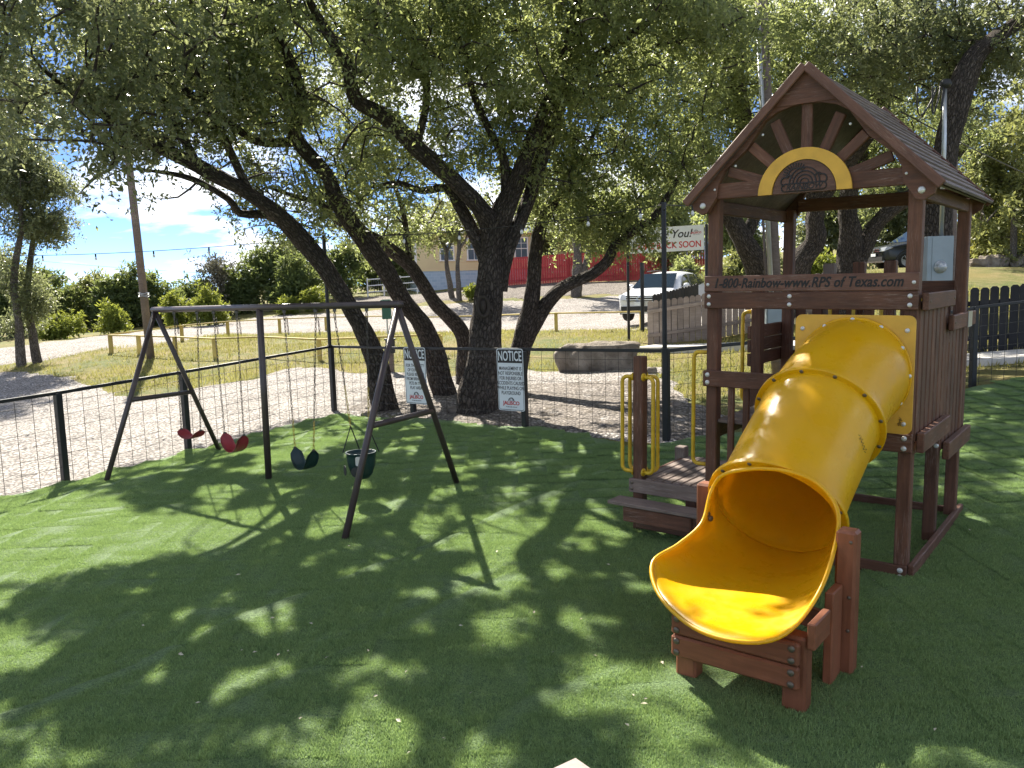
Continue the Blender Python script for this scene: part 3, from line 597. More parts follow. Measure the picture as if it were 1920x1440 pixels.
def build_tower():
    T = empty('play_tower'); T.matrix_world = TM; tag(T, 'dark brown wooden play tower with gabled roof beside the yellow tube slide', 'play tower')
    W, DP, q = 1.51, 1.74, .09
    B = lambda *a, **k: board(T, *a, **k)
    # main posts
    for x, y, h0 in ((-.05, .05, 2.72), (-W+.05, .05, 2.72), (-.03, DP-.05, 2.70), (-W+.05, DP-.05, 2.70)):
        B('post', (x, y, 0.0), (x, y, h0), q, q, W_TOWER, (1, 0, 0), .008)
    B('post', (-.05, .95, 0), (-.05, .95, 1.95), q, q, W_TOWER, (1, 0, 0), .008)
    B('post', (-W+.05, .95, 0), (-W+.05, .95, 2.1), q, q, W_TOWER, (1, 0, 0), .008)
    for x in (-1.12, -.86, -.60):
        B('rear_picket', (x, DP+.05, .95), (x, DP+.05, 2.2+random.uniform(-.01, .03)), .10, .09, W_DECK if x < -1 else W_TOWER, (1, 0, 0), .01)
    # front boards
    b = B('lettered_board', (-W, -.018, 2.055), (0.0, -.018, 2.055), .12, .036, W_BOARD)
    tag(b, 'top front board with carved web address')
    for x in (-W+.03, -.03): bolt(b, (x, -.037, 2.05), (0, -1, 0), None, .7)
    me = text_mesh('1-800-Rainbow-www.RPS of Texas.com', .100, .0012, .020, .28, 1.0, 'CENTER', 1.02); me.materials.append(CARVE); xs = [v.co.x for v in me.vertices]; k = 1.33/(max(xs)-min(xs)); me.transform(Matrix.Diagonal((k, 1, 1, 1)))
    sub(b, 'lettering', me, Matrix.Translation((-W/2-.01, -.0375, 2.055)) @ Matrix.Rotation(math.pi/2, 4, 'X'))
    b = B('front_board', (-W, -.018, 1.928), (0.0, -.018, 1.928), .124, .036, W_TOWER)
    for x in (-W+.04, -.85, -.05):
        for z in (1.96, 1.90): bolt(b, (x, -.037, z), (0, -1, 0), None, .85)
    b = B('front_rail', (-W-.005, -.018, 1.325), (-.9, -.018, 1.325), .125, .036, W_TOWER)
    for z in (1.355, 1.295): bolt(b, (-W+.035, -.037, z), (0, -1, 0))
    b = B('deck_beam', (-.98, -.018, .965), (0.0, -.018, .965), .13, .036, W_TOWER)
    for z in (1.0, .93):
        for x in (-.05, ): bolt(b, (x, -.037, z), (0, -1, 0))
    b = B('base_beam', (-W, -.018, .053), (0.0, -.018, .053), .106, .036, W_TOWER)
    for z in (.075, .028): bolt(b, (-.04, -.037, z), (0, -1, 0))
    for x in (-1.30, -1.18, -1.06): B('slat', (x, .02, .55), (x, .02, 1.30), .05, .03, W_TOWER, (1, 0, 0))
    # right side: two slatted panels, the far one lower
    for y0, y1, zt, zl, n in ((.0, .95, 1.92, .965, 7), (.93, 1.90, 1.73, .745, 7)):
        xo = .018
        b = B('side_rail', (xo+.02, y0+.0, zt), (xo+.02, y1, zt), .115, .04, W_TOWER); b2 = B('side_rail', (xo+.02, y0+.03, zl), (xo+.02, y1, zl), .135, .05, W_TOWER)
        for y in (y0+.06, y1-.05): bolt(b, (xo+.04, y, zt), (1, 0, 0), BOLTD_ME, .7)
        for i in range(n):
            y = y0+.09+(y1-y0-.13)*i/(n-1); B('slat', (xo-.025, y, zl+.0), (xo-.025, y, zt), .105, .024, W_TOWER, (0, 1, 0))
    mb = MB(); mb.box((.062, 1.60, 1.73), (.004, .17, .125)); tag(mb.build('notice_plate', GALV, T), 'small worn metal plate')
    b = B('side_beam', (.018, .0, .055), (.018, DP+.16, .055), .11, .04, W_TOWER); B('side_beam', (-W-.018, .04, .055), (-W-.018, DP, .055), .11, .036, W_TOWER)
    B('deck_joist', (-.05, .1, .90), (-.05, DP-.1, .90), .11, .04, W_TOWER); B('deck_joist', (-W+.06, .1, .90), (-W+.06, DP-.1, .90), .11, .04, W_TOWER)
    b = B('deck_joist', (-.3, .93, .82), (.0, .93, .82), .10, .04, W_TOWER)
    for z in (.85, .79): bolt(b, (-.02, .908, z), (0, -1, 0))
    B('base_beam', (-W, DP-.0, .055), (0, DP-.0, .055), .11, .036, W_TOWER); B('deck_beam', (-W, DP+.012, .92), (0, DP+.012, .92), .13, .036, W_TOWER)
    for k in range(12): B('deck_plank', (-W+.07, .10+k*.138, .985), (-.08, .10+k*.138, .985), .13, .028, W_DECK, (0, 1, 0))
    # rear and left rails
    for z in (1.98, 1.35): B('rear_rail', (-W, DP+.018, z), (0, DP+.018, z), .12, .036, W_TOWER)
    for i in range(9): B('slat', (-W+.16+i*.15, DP-.02, .95), (-W+.16+i*.15, DP-.02, 1.95), .09, .024, W_TOWER, (1, 0, 0))
    for z in (1.62, 1.50, 1.38): B('left_rail', (-W-.018, .93, z), (-W-.018, DP, z), .11, .036, W_TOWER)
    # gable
    ze, zr, hw = 2.673, 3.535, .872; cx = -W/2
    def front(name, poly, y, t, mat, tagl=None):
        """outline in the plane of the front, thickness t"""
        mb = MB(); mb.prism([(p[0], p[1]) for p in poly], Matrix(((1, 0, 0, 0), (0, 0, 1, y), (0, 1, 0, 0), (0, 0, 0, 1))), t)
        o = mb.build(name, mat, T)
        if tagl: tag(o, tagl)
        return o
    for yy, nm in ((-.075, 'barge_board'), (DP+.05, 'barge_board')):
        for s in (-1, 1):
            P = [(.02, zr-.045), (hw-.03, ze-.015), (hw-.045, ze-.06), (.765, 2.575), (.72, 2.59), (.645, 2.70), (.63, 2.80), (.585, 2.885), (.50, 2.955), (.42, 3.02), (.355, 3.11), (.29, 3.20), (.20, 3.255), (.10, 3.28), (.02, 3.285)]
            o = front(nm, [(cx+s*a, z) for a, z in P], yy, .045, W_TOWER)
            if yy < 0:
                bolt(o, (cx+s*.755, yy-.002, 2.64), (0, -1, 0), None, 1.25)
                for a in (.30, .50, .66): bolt(o, (cx+s*a, yy-.002, ze+(hw-a)*(zr-ze)/hw-.13), (0, -1, 0), None, .5)
    front('gable_peak', [(cx-.225, 3.285), (cx+.225, 3.285), (cx+.205, 3.31), (cx, 3.50), (cx-.205, 3.31)], -.085, .03, W_TOWER)
    b = B('gable_beam', (cx-.66, -.035, 2.74), (cx+.66, -.035, 2.74), .115, .04, W_TOWER); B('gable_beam', (cx-.66, DP+.03, 2.74), (cx+.66, DP+.03, 2.74), .115, .04, W_TOWER)
    for k, a in enumerate((19, 42, 66, 90, 114, 138, 161)):
        a = math.radians(a); r0, r1 = .26, (.60, .535, .56, .61, .56, .535, .60)[k]
        p0 = (cx+r0*math.cos(a), -.035, 2.685+r0*math.sin(a)); p1 = (cx+r1*math.cos(a), -.035, 2.685+r1*math.sin(a)); B('fan_slat', p0, p1, .075, .035, W_TOWER, (math.sin(a), 0, -math.cos(a)))
    arc = [(cx+.325*math.cos(a), 2.684+.305*math.sin(a)) for a in np.linspace(0, math.pi, 28)]+[(cx+.225*math.cos(a), 2.684+.225*math.sin(a)) for a in np.linspace(math.pi, 0, 28)]
    mb = MB()
    n = 28
    for dy, off in ((-.086, 0), (-.066, 0)):
        mb.v += [(p[0], dy, p[1]) for p in arc]
    for i in range(n-1):
        a, b_, c, d = i, i+1, 2*n-2-i, 2*n-1-i; mb.f += [(a, b_, c, d), (a+56, d+56, c+56, b_+56), (a, a+56, b_+56, b_), (d, c, c+56, d+56)]
    mb.f += [(0, 55, 111, 56), (27, 83, 84, 28)]; tag(mb.build('sun_arch', YPLATE, T), 'dusty yellow half ring on the gable')
    disc = front('emblem_board', [(cx+.22*math.cos(a), 2.684+.22*math.sin(a)) for a in np.linspace(0, math.pi, 24)], -.078, .03, W_BOARD)
    mb = MB(); y = -.0795
    def arcp(x, z, r, a0, a1, w=.006): mb.tube([(x+r*math.cos(a), y, z+r*math.sin(a)) for a in np.linspace(math.radians(a0), math.radians(a1), 14)], w, 4)
    zb = 2.75
    for r in (.03, .055, .08, .105): arcp(cx+.005, zb, r, 0, 180, .0055)
    arcp(cx-.055, 2.80, .055, 30, 190, .006)
    for k in range(12):
        a = math.radians(40+k*13); mb.tube([(cx-.055+.064*math.cos(a), y, 2.80+.064*math.sin(a)), (cx-.055+.092*math.cos(a), y, 2.80+.092*math.sin(a))], .0045, 4)
    for x, z, r, a0, a1 in ((cx-.13, 2.765, .03, 60, 260), (cx-.105, 2.785, .022, 0, 140), (cx+.125, 2.768, .032, -60, 120), (cx+.10, 2.79, .02, 40, 180)): arcp(x, z, r, a0, a1)
    rr = [(cx+x, y, 2.722+z) for x, z in rrect(.31, .052, .025)]; mb.tube(rr, .005, 4, True, True); mb.build('carved_emblem', CARVE, disc)
    me = text_mesh('RAINBOW', .056, .0012, .02, .3, 1.); me.materials.append(CARVE); xs = [v.co.x for v in me.vertices]; k = .26/(max(xs)-min(xs)); me.transform(Matrix.Diagonal((k, 1, 1, 1)))
    link('lettering', me, disc, None, Matrix.Translation((cx, -.0795, 2.722)) @ Matrix.Rotation(math.pi/2, 4, 'X'))
    # eave beams, rafters and the lapped roof boards
    for s in (-1, 1): B('eave_beam', (cx+s*.74, -.02, 2.64), (cx+s*.74, DP+.02, 2.64), .10, .04, W_TOWER)
    sl = math.hypot(hw, zr-ze); ux, uz = hw/sl, -(zr-ze)/sl
    for s in (-1, 1):
        mb = MB(); P0 = Vector((cx, 0, zr-.02)); e = Vector((s*ux, 0, uz)); nn = Vector((s*-uz, 0, ux))
        a = P0; b2 = P0+e*(sl-.02); t = nn*.012
        mb.add([a+Vector((0, -.07, 0)), b2+Vector((0, -.07, 0)), b2+Vector((0, DP+.09, 0)), a+Vector((0, DP+.09, 0)), a+Vector((0, -.07, 0))-t, b2+Vector((0, -.07, 0))-t, b2+Vector((0, DP+.09, 0))-t, a+Vector((0, DP+.09, 0))-t], [(0, 1, 2, 3), (7, 6, 5, 4), (0, 4, 5, 1), (1, 5, 6, 2), (2, 6, 7, 3), (3, 7, 4, 0)])
        r = mb.build('roof', W_ROOF, T); nP = 13
        for k in range(nP):
            w0 = sl/nP; c = P0+e*(w0*(k+.5))+nn*(.018+.002*(k % 2)); wd = (e*math.cos(.16)+nn*math.sin(.16)*1.0)
            wd = (e-nn*(-.16)).normalized()
            p0 = c+Vector((0, -.095-random.uniform(0, .008), 0)); p1 = c+Vector((0, DP+.11+random.uniform(0, .01), 0)); X = (p1-p0); Y = wd; Z = X.normalized().cross(Y)
            cc = (p0+p1)/2; Xn = X.normalized(); M = Matrix(((Xn.x, Y.x, Z.x, cc.x), (Xn.y, Y.y, Z.y, cc.y), (Xn.z, Y.z, Z.z, cc.z), (0, 0, 0, 1)))
            link('roof_plank', cbox_mesh(round(X.length, 2), w0+.022, .022, .004, W_ROOF), r, None, M)
    for s in (-1, 1):
        for y_ in (-.118, DP+.135): B('fascia', (cx+s*.004, y_, zr-.004), (cx+s*(hw+.01), y_, ze-.012), .062, .022, W_BOARD, (s*.7, 0, .7))
    B('ridge_beam', (cx, -.02, zr-.09), (cx, DP+.02, zr-.09), .09, .04, W_TOWER)
    # entry platform on the left
    for x, h in ((-2.09, 1.47), ): B('post', (x, .01, 0), (x, .01, h), q, q, W_TOWER, (1, 0, 0), .008)
    B('post', (-2.17, .95, 0), (-2.17, .95, .54), .10, .10, W_DECK, (1, 0, 0), .008); B('post', (-1.62, .03, 0), (-1.62, .03, .42), q, q, W_TOWER, (1, 0, 0))
    for k in range(8): B('platform_plank', (-2.07+.083*k, -.02 if k else .07, .437), (-2.07+.083*k, .98, .437), .076, .026, W_DECK, (1, 0, 0))
    b = B('platform_beam', (-2.15, -.06, .39), (-1.44, -.06, .39), .115, .036, W_DECK)
    for z in (.415, .365): bolt(b, (-2.12, -.079, z), (0, -1, 0), BOLTD_ME)
    B('platform_beam', (-2.15, -.04, .385), (-2.15, 1.0, .385), .105, .032, W_TOWER); B('platform_beam', (-2.14, 1.0, .385), (-1.46, 1.0, .385), .105, .032, W_TOWER)
    B('step_tread', (-2.24, -.175, .275), (-1.42, -.175, .275), .20, .03, W_DECK, (0, 1, 0)); B('step_riser', (-2.10, -.245, .195), (-1.50, -.245, .195), .125, .032, W_TOWER); B('step_riser', (-2.06, -.10, .09), (-1.50, -.10, .09), .09, .03, W_TOWER); B('step_side', (-1.50, -.23, .20), (-1.50, -.05, .20), .125, .03, W_TOWER); B('step_side', (-2.09, -.23, .20), (-2.09, -.05, .20), .125, .03, W_TOWER)
    # yellow grab handles
    def handle(base, d, z0, z1, off=.10):
        d = Vector(d).normalized(); p = Vector(base); r = .045; pts = [p+Vector((0, 0, z0))]
        for a in np.linspace(0, math.pi/2, 6): pts.append(p+d*(off-r+r*math.sin(a))+Vector((0, 0, z0+r-r*math.cos(a))))
        for a in np.linspace(0, math.pi/2, 6): pts.append(p+d*(off-r+r*math.cos(a))+Vector((0, 0, z1-r+r*math.sin(a))))
        pts.append(p+Vector((0, 0, z1))); mb = MB(); mb.tube(pts, .0165, 8)
        for z in (z0, z1): mb.lathe([(.034, 0), (.034, .008), (.02, .012)], frame_to(p+Vector((0, 0, z)), d), 10)
        o = mb.build('grab_handle', YPIPE, T, None, True)
        return o
    fx = -2.09
    handle((fx-.046, -.02, 0), (-1, -.12, 0), .50, 1.30, .10); handle((fx-.046, .04, 0), (-1, .35, 0), .50, 1.30, .09)
    handle((fx+.046, -.02, 0), (1, -.15, 0), .50, 1.30, .10); handle((fx+.046, .04, 0), (.9, .5, 0), .50, 1.30, .09)
    handle((-W+.05-.045, .06, 0), (-1, .0, 0), .62, 1.52, .13); handle((-W+.05-.045, .95, 0), (-1, 0, 0), 1.02, 1.80, .09)
    for x in (-1.05, -.85, -.62, -.35): handle((x, DP-.06, 0), (0, -1, 0), 1.5, 1.88, .08)
build_tower()

# ------------------------------------------------------------------ tube slide (same local frame as the tower)
def build_slide():
    S = empty('tube_slide'); S.matrix_world = TM; tag(S, 'big glossy yellow tube slide with open chute, on a timber stand', 'slide')
    R_, NS = .375, 48
    C0 = (Vector((-.398, -.012, 1.43)), .10); C1 = (Vector((-.456, -.576, 1.165)), .485); C2 = (Vector((-.497, -1.20, .715)), .60)
    def ax(d): return Vector((0, -math.cos(d), -math.sin(d)))
    def ring(c, d, r, n=NS, a0=0, a1=2*math.pi):
        upv = Vector((0, -math.sin(d), math.cos(d)))
        return [c+Vector((1, 0, 0))*r*math.sin(a)-upv*r*math.cos(a) for a in np.linspace(a0, a1, n, endpoint=False)]
    def herm(A, B, t):
        (p, d0), (q, d1) = A, B; L = (q-p).length; m0, m1 = ax(d0)*L, ax(d1)*L
        return p*(2*t**3-3*t**2+1)+m0*(t**3-2*t**2+t)+q*(-2*t**3+3*t**2)+m1*(t**3-t**2)
    # mounting plate
    mb = MB(); mb.prism(rrect(.793, .80, .045, 4), Matrix(((1, 0, 0, -.3985), (0, 0, 1, -.0525), (0, 1, 0, 1.431), (0, 0, 0, 1))), .013); pl = mb.build('mounting_plate', YPLATE, S)
    for x in (-.345, .345):
        for z in (-.33, .30): bolt(pl, (-.3985+x, -.0535, 1.431+z), (0, -1, 0), None, .85)
    def flange(parent, c, d, r0, r1, th, nb, me, rot=0., both=True):
        mb = MB(); A = ax(d); n = 56
        prof = [(r0, -th/2), (r1-.004, -th/2), (r1, -th/2+.004), (r1, th/2-.004), (r1-.004, th/2), (r0, th/2)]
        V = []; 
        for r, o in prof: V += ring(c+A*o, d, r, n)
        Fs = []
        k = len(prof)
        for i in range(k):
            for j in range(n): Fs.append((i*n+j, ((i+1) % k)*n+j, ((i+1) % k)*n+(j+1) % n, i*n+(j+1) % n))
        mb.add(V, Fs); o = mb.build('flange', YELLOW, parent, None, False)
        rb = (r0+r1)/2+.004; upv = Vector((0, -math.sin(d), math.cos(d)))
        for i in range(nb):
            a = 2*math.pi*i/nb+rot; p = c+A*(th/2)+Vector((1, 0, 0))*rb*math.sin(a)-upv*rb*math.cos(a); link('bolt', me, parent, None, frame_to(p, A) @ Matrix.Scale(.85, 4))
        return o
    for A, B in ((C0, C1), (C1, C2)):
        mb = MB(); k = 12; V = []
        for rr in (R_, R_-.008):
            for i in range(k+1):
                t = i/k; c = herm(A, B, t); d = A[1]+(B[1]-A[1])*t; bul = 0.010*(max(0, 1-t*10)+max(0, 1-(1-t)*10)); V += ring(c, d, rr+bul)
        Fs = []
        for s in (0, 1):
            o = s*(k+1)*NS
            for i in range(k):
                for j in range(NS):
                    f = (o+i*NS+j, o+i*NS+(j+1) % NS, o+(i+1)*NS+(j+1) % NS, o+(i+1)*NS+j); Fs.append(f if s == 0 else f[::-1])
        mb.add(V, Fs); sec = mb.build('tube_section', YELLOW, S, None, True)
        if A is C0: flange(sec, C0[0]+Vector((0, -.05, 0)), 0.02, R_-.03, .388, .018, 12, BOLT_ME, .0)
        else: flange(sec, C1[0], C1[1], R_-.01, .418, .03, 12, BOLTD_ME, .13)
    # chute: from the last flange to a rounded lip
    lip = [((-.44, -1.46, 1.02), 180), ((-.70, -1.46, .96), 215), ((-.80, -1.45, .84), 245), ((-.79, -1.60, .68), 270), ((-.84, -1.80, .595), 285), ((-.905, -1.99, .53), 298), ((-.76, -2.19, .44), 315), ((-.46, -2.41, .415), 338), ((-.20, -2.44, .42), 360), ((-.05, -2.30, .445), 384), ((-.015, -1.95, .52), 414), ((-.005, -1.72, .69), 438), ((-.05, -1.52, .86), 466), ((-.20, -1.47, .99), 505)]
    n = len(lip); per = 6; LP = []; LA = []
    for i in range(n):
        p = [Vector(lip[(i+k) % n][0]) for k in (-1, 0, 1, 2)]; a0 = lip[i][1]; a1 = lip[(i+1) % n][1]+(360 if i == n-1 else 0)
        for j in range(per):
            t = j/per; LP.append(.5*((2*p[1])+(p[2]-p[0])*t+(2*p[0]-5*p[1]+4*p[2]-p[3])*t*t+(3*p[1]-p[0]-3*p[2]+p[3])*t**3)); LA.append(math.radians(a0+(a1-a0)*t))
    m = len(LP); c, d = C2; upv = Vector((0, -math.sin(d), math.cos(d))); k = 16; V = []
    for i in range(k+1):
        t = i/k
        for q, a in zip(LP, LA):
            p0 = c+Vector((1, 0, 0))*(R_-.004)*math.sin(a)-upv*(R_-.004)*math.cos(a); L = (q-p0).length
            tang = ax(.52)*min(L, .7)*.75; m1 = (q-p0)*.9
            t2 = t*t; t3 = t2*t; P = p0*(2*t3-3*t2+1)+tang*(t3-2*t2+t)+q*(-2*t3+3*t2)+m1*(t3-t2); V.append(P)
    Fs = [(i*m+j, i*m+(j+1) % m, (i+1)*m+(j+1) % m, (i+1)*m+j) for i in range(k) for j in range(m)]
    mb = MB(); mb.add(V, Fs); ch = mb.build('chute', YELLOW, S, None, True); md = ch.modifiers.new('wall', 'SOLIDIFY'); md.thickness = .009; md.offset = 1
    tag(ch, 'open flared chute end with rounded lip')
    mb = MB(); mb.tube(LP, .0115, 8, True, True); mb.build('rim', YELLOW, ch, None, True)
    flange(ch, c+ax(d)*(-.0), d, R_-.01, .42, .034, 12, BOLTD_ME, .2)
    for x, z in ((-.815, .70), (-.805, .665)): link('bolt', BOLTD_ME, ch, None, frame_to((-.835+(.70-z)*.1, -1.42-(z-.70), z-.02), (1, -.5, 0)) @ Matrix.Scale(1.2, 4))
    for c0, nrm, s_ in ((Vector((-.105, -.86, 1.10)), Vector((.93, -.1, .36)), .07), (Vector((-.075, -.0545, 1.115)), Vector((0, -1, 0)), .035)):
        M = frame_to(c0, nrm, (.2, 0, 1)); mb = MB(); mb.tube([M @ Vector((s_*(k/14-.5)*1.6, s_*.35*math.sin(k*2.4)*(1-.3*math.cos(k)), .004)) for k in range(15)], .0018, 4); mb.build('scribble', CARVE, S)
    # timber stand
    Bd = lambda *a, **k: board(S, *a, **k)
    Bd('stand_post', (.045, -1.64, 0), (.045, -1.64, .80), .105, .10, W_FRESH, (1, 0, 0), .014); Bd('stand_post', (-.97, -1.14, 0), (-.97, -1.14, .80), .105, .10, W_FRESH, (1, 0, 0), .014)
    Bd('stand_leg', (-.035, -2.15, 0), (-.035, -2.15, .40), .115, .10, W_FRESH, (1, 0, 0), .012); Bd('stand_leg', (-.60, -2.15, 0), (-.60, -2.15, .36), .115, .10, W_FRESH, (1, 0, 0), .012)
    for z in (.205, .325):
        b = Bd('stand_board', (-.665, -2.222, z), (.0, -2.222, z), .115, .04, W_FRESH, c=.011)
        for x in (-.63, -.035):
            for dz in (-.03, .03): bolt(b, (x, -2.243, z+dz), (0, -1, 0), BOLTD_ME, 1.1)
    Bd('stand_panel', (.02, -1.78, .02), (.02, -1.78, .52), .16, .045, W_FRESH, (0, 1, 0)); Bd('stand_panel', (-.93, -1.30, .02), (-.93, -1.30, .30), .16, .045, W_FRESH, (0, 1, 0))
    Bd('stand_brace', (.045, -2.21, .42), (.045, -1.98, .42), .13, .04, W_FRESH)
    Bd('stand_brace', (-.96, -1.22, .22), (.03, -1.58, .22), .12, .04, W_FRESH)
    o = S.children[-1]
    for z in (.745, .45, .27): link('bolt', BOLTD_ME, S, None, frame_to((.07, -1.691, z), (0, -1, 0)) @ Matrix.Scale(.6, 4))
build_slide()

# ------------------------------------------------------------------ swing frame and swings
AL = Vector((-4.31, 9.98, 1.95)); AR = Vector((-1.03, 7.54, 1.97)); 
def build_swings():
    o = Vector((AL.x, AL.y, hz(AL.x, AL.y))); root = empty('swing_frame', tuple(o), 0, 'dark brown steel pipe A frame swing set on the turf', 'swing frame')
    def part(name, a, b, r=.03): 
        mb = MB(); mb.tube([Vector(a)-o, Vector(b)-o], r, 12); return mb.build(name, BROWNP, root, None, True)
    e = (AR-AL).normalized(); part('crossbar', AL-e*.05, AR+e*.05, .034)
    feet = [(-4.69, 9.13), (-3.94, 10.84), (-1.46, 6.62), (-.59, 8.46)]
    for f, A in zip(feet, (AL, AL, AR, AR)):
        z = hz(*f); part('leg', (f[0], f[1], z-.05), A-Vector((0, 0, .02)))
    mp_ = AL.lerp(AR, .5); mpb = Vector((-2.74, 8.92, hz(-2.74, 8.92)-.05)); part('middle_post', mpb, mp_-Vector((0, 0, .02)), .036)
    for i, (k, A) in enumerate(((0, AL), (2, AR))):
        f0 = Vector((*feet[k], hz(*feet[k]))); f1 = Vector((*feet[k+1], hz(*feet[k+1]))); t = .47; part('brace', A.lerp(f0, 1-t), A.lerp(f1, 1-t+.02), .028)
    # hanger positions along the bar, one pair for each swing
    lk = MB(); r = .0035; lk.tube([(.009*math.cos(a), 0, .017*math.sin(a)+(.008 if math.sin(a) > 0 else -.008)) for a in np.linspace(0, 2*math.pi, 9)[:-1]], r, 4, True, True); LV = np.array(lk.v); LF = np.array(lk.f)
    def chain(parent, a, b, name='chain', mat=CHAIN, extra=False):
        a = Vector(a); b = Vector(b); ln = (b-a).length; n = max(2, int(ln/.040)); M0 = frame_to(a, b-a); V = []; Fs = []
        for i in range(n):
            M = np.array(M0 @ Matrix.Translation((0, 0, (i+.5)*ln/n)) @ Matrix.Rotation(math.pi/2*(i % 2)+.4, 4, 'Z')); V.append(LV @ M[:3, :3].T+M[:3, 3]); Fs.append(LF+i*len(LV))
        me = np_mesh(name, np.concatenate(V), np.concatenate(Fs)); return link(name, me, parent, mat)
    def hanger(p):
        mb = MB(); q = Vector(p)-o; mb.box(q+Vector((0, 0, -.045)), (.03, .03, .03)); mb.tube([q+Vector((.012*math.cos(a)*e.x, .012*math.cos(a)*e.y, -.10+.042*math.sin(a))) for a in np.linspace(0, 2*math.pi, 12)[:-1]], .005, 5, True, True); mb.build('hanger', CHAIN, root)
    def belt(name, ta, tb, pa, pb, mat, label, sag, yel=0.):
        A = AL.lerp(AR, ta); Bq = AL.lerp(AR, tb); hanger(A); hanger(Bq); A = A-Vector((0, 0, .13)); Bq = Bq-Vector((0, 0, .13)); pa = Vector(pa); pb = Vector(pb); c = (pa+pb)/2
        R = empty(name, tuple(c-Vector((0, 0, sag))), 0, label, 'swing', 'belt swings hanging from the frame'); base = c-Vector((0, 0, sag))
        for top, bot in ((A, pa), (Bq, pb)):
            if yel:
                m_ = top.lerp(bot, 1-yel); chain(R, top-base, m_-base); chain(R, m_-base, bot-base, 'coated_chain', CHAINY)
            else: chain(R, top-base, bot-base)
            chain(R, top-base+Vector((.02, .01, .02)), top-base+Vector((.03, .015, -.16)), 'spare_chain')
        # hanging belt seat
        w = (pb-pa); w.z = 0; wd = w.normalized(); sd = Vector((-wd.y, wd.x, 0)); n = 14; V = []; L = w.length/2; Fs = []
        for th in (0, -.007):
            for i in range(n+1):
                s = -1+2*i/n; dz = sag*(1-abs(s)**2.0); hwid = .085*math.sqrt(max(.02, 1-max(0, (abs(s)-.72)/.28)**2)) if abs(s) > .72 else .085
                pt = wd*(s*L*(1.45-.45*abs(s)))+Vector((0, 0, sag-dz+(pb.z-pa.z)/2*s+th))
                for k, q in enumerate((-1, -.5, .0, .5, 1)): V.append(pt+sd*q*hwid+Vector((0, 0, .0 if k in (0, 4) else -.004)))
        m5 = 5
        for l in (0, 1):
            off = l*(n+1)*m5
            for i in range(n):
                for k in range(4):
                    f = (off+i*m5+k, off+i*m5+k+1, off+(i+1)*m5+k+1, off+(i+1)*m5+k); Fs.append(f if l == 0 else f[::-1])
        off = (n+1)*m5
        for i in range(n):
            for k in (0, 4):
                f = (i*m5+k, (i+1)*m5+k, off+(i+1)*m5+k, off+i*m5+k); Fs.append(f if k == 4 else f[::-1])
        mb = MB(); mb.add(V, Fs); st = mb.build('seat', mat, R, None, True)
        for p in (pa, pb):
            mb = MB(); mb.lathe([(.016, -.01), (.016, .004), (.008, .010), (0, .010)], Matrix.Translation(p-base+Vector((0, 0, -.005))), 8); mb.build('rivet', CHAIN, st)
    sw = lambda x, y, t: Vector(D(x, y, AL.lerp(AR, t).y))
    # seat ends measured in the photograph, each hanging below its place on the bar
    belt('belt_swing', .10, .215, D(340, 803, AL.lerp(AR, .13).y+.1), D(376, 806, AL.lerp(AR, .20).y+.1), SEATR, 'brighter red belt swing nearest the far end of the frame, against the gravel', .10)
    belt('belt_swing', .295, .40, D(421, 810, AL.lerp(AR, .31).y), D(457, 815, AL.lerp(AR, .385).y), SEATR, 'dark red belt swing just left of the middle post', .20)
    belt('belt_swing', .60, .72, D(553, 838, AL.lerp(AR, .615).y), D(588, 843, AL.lerp(AR, .69).y), SEATG, 'dark green belt swing just right of the middle post', .21, .22)
    # toddler bucket swing
    ta, tb = .79, .90; A = AL.lerp(AR, ta); Bq = AL.lerp(AR, tb); hanger(A); hanger(Bq)
    c = Vector(D(678, 872, AL.lerp(AR, .83).y)); R = empty('bucket_swing', tuple(c), 0, 'dark green toddler bucket swing behind the near frame leg', 'swing', 'swings hanging from the frame')
    wd = Vector((e.x, e.y, 0)).normalized(); sd = Vector((-wd.y, wd.x, 0)); top = .13
    for s, Aq in ((-1, A), (1, Bq)):
        j = wd*(s*.13)+Vector((0, 0, .38)); at = Aq-Vector((0, 0, .13))-c; m_ = at.lerp(j, .62); chain(R, at, m_); chain(R, m_, j, 'coated_chain', CHAINY)
        for q in (-1, 1):
            mb = MB(); mb.tube([j, wd*(s*.14)+sd*q*.11+Vector((0, 0, top))], .006, 5); mb.build('strap', DARKP, R)
    mb = MB(); prof = [(.0, -.14), (.07, -.135), (.115, -.09), (.145, 0), (.155, .09), (.158, .125), (.166, .13), (.166, .142), (.152, .142), (.145, .09), (.13, 0), (.10, -.08), (.06, -.115), (0, -.12)]
    mb.lathe([(max(r_, .0005), z) for r_, z in prof], Matrix.Diagonal((.92, .85, .95, 1)), 28); mb.build('bucket', SEATG, R, None, True)
    for s in (-1, 1):
        mb = MB(); mb.lathe([(.05, 0), (.05, .004), (.0, .006)], frame_to(sd*-.149+wd*s*.075+Vector((0, 0, -.035)), (sd*-1+wd*s*.5)), 14); mb.build('leg_hole', DARKP, R)
    mb = MB(); mb.prism(rrect(.09, .075, .015, 3), frame_to(wd*.10*1+sd*-.118+Vector((0, 0, .07)), (sd*-1+wd*.75), (0, 0, 1)), .006); mb.build('label_tag', CONC, R)
build_swings()

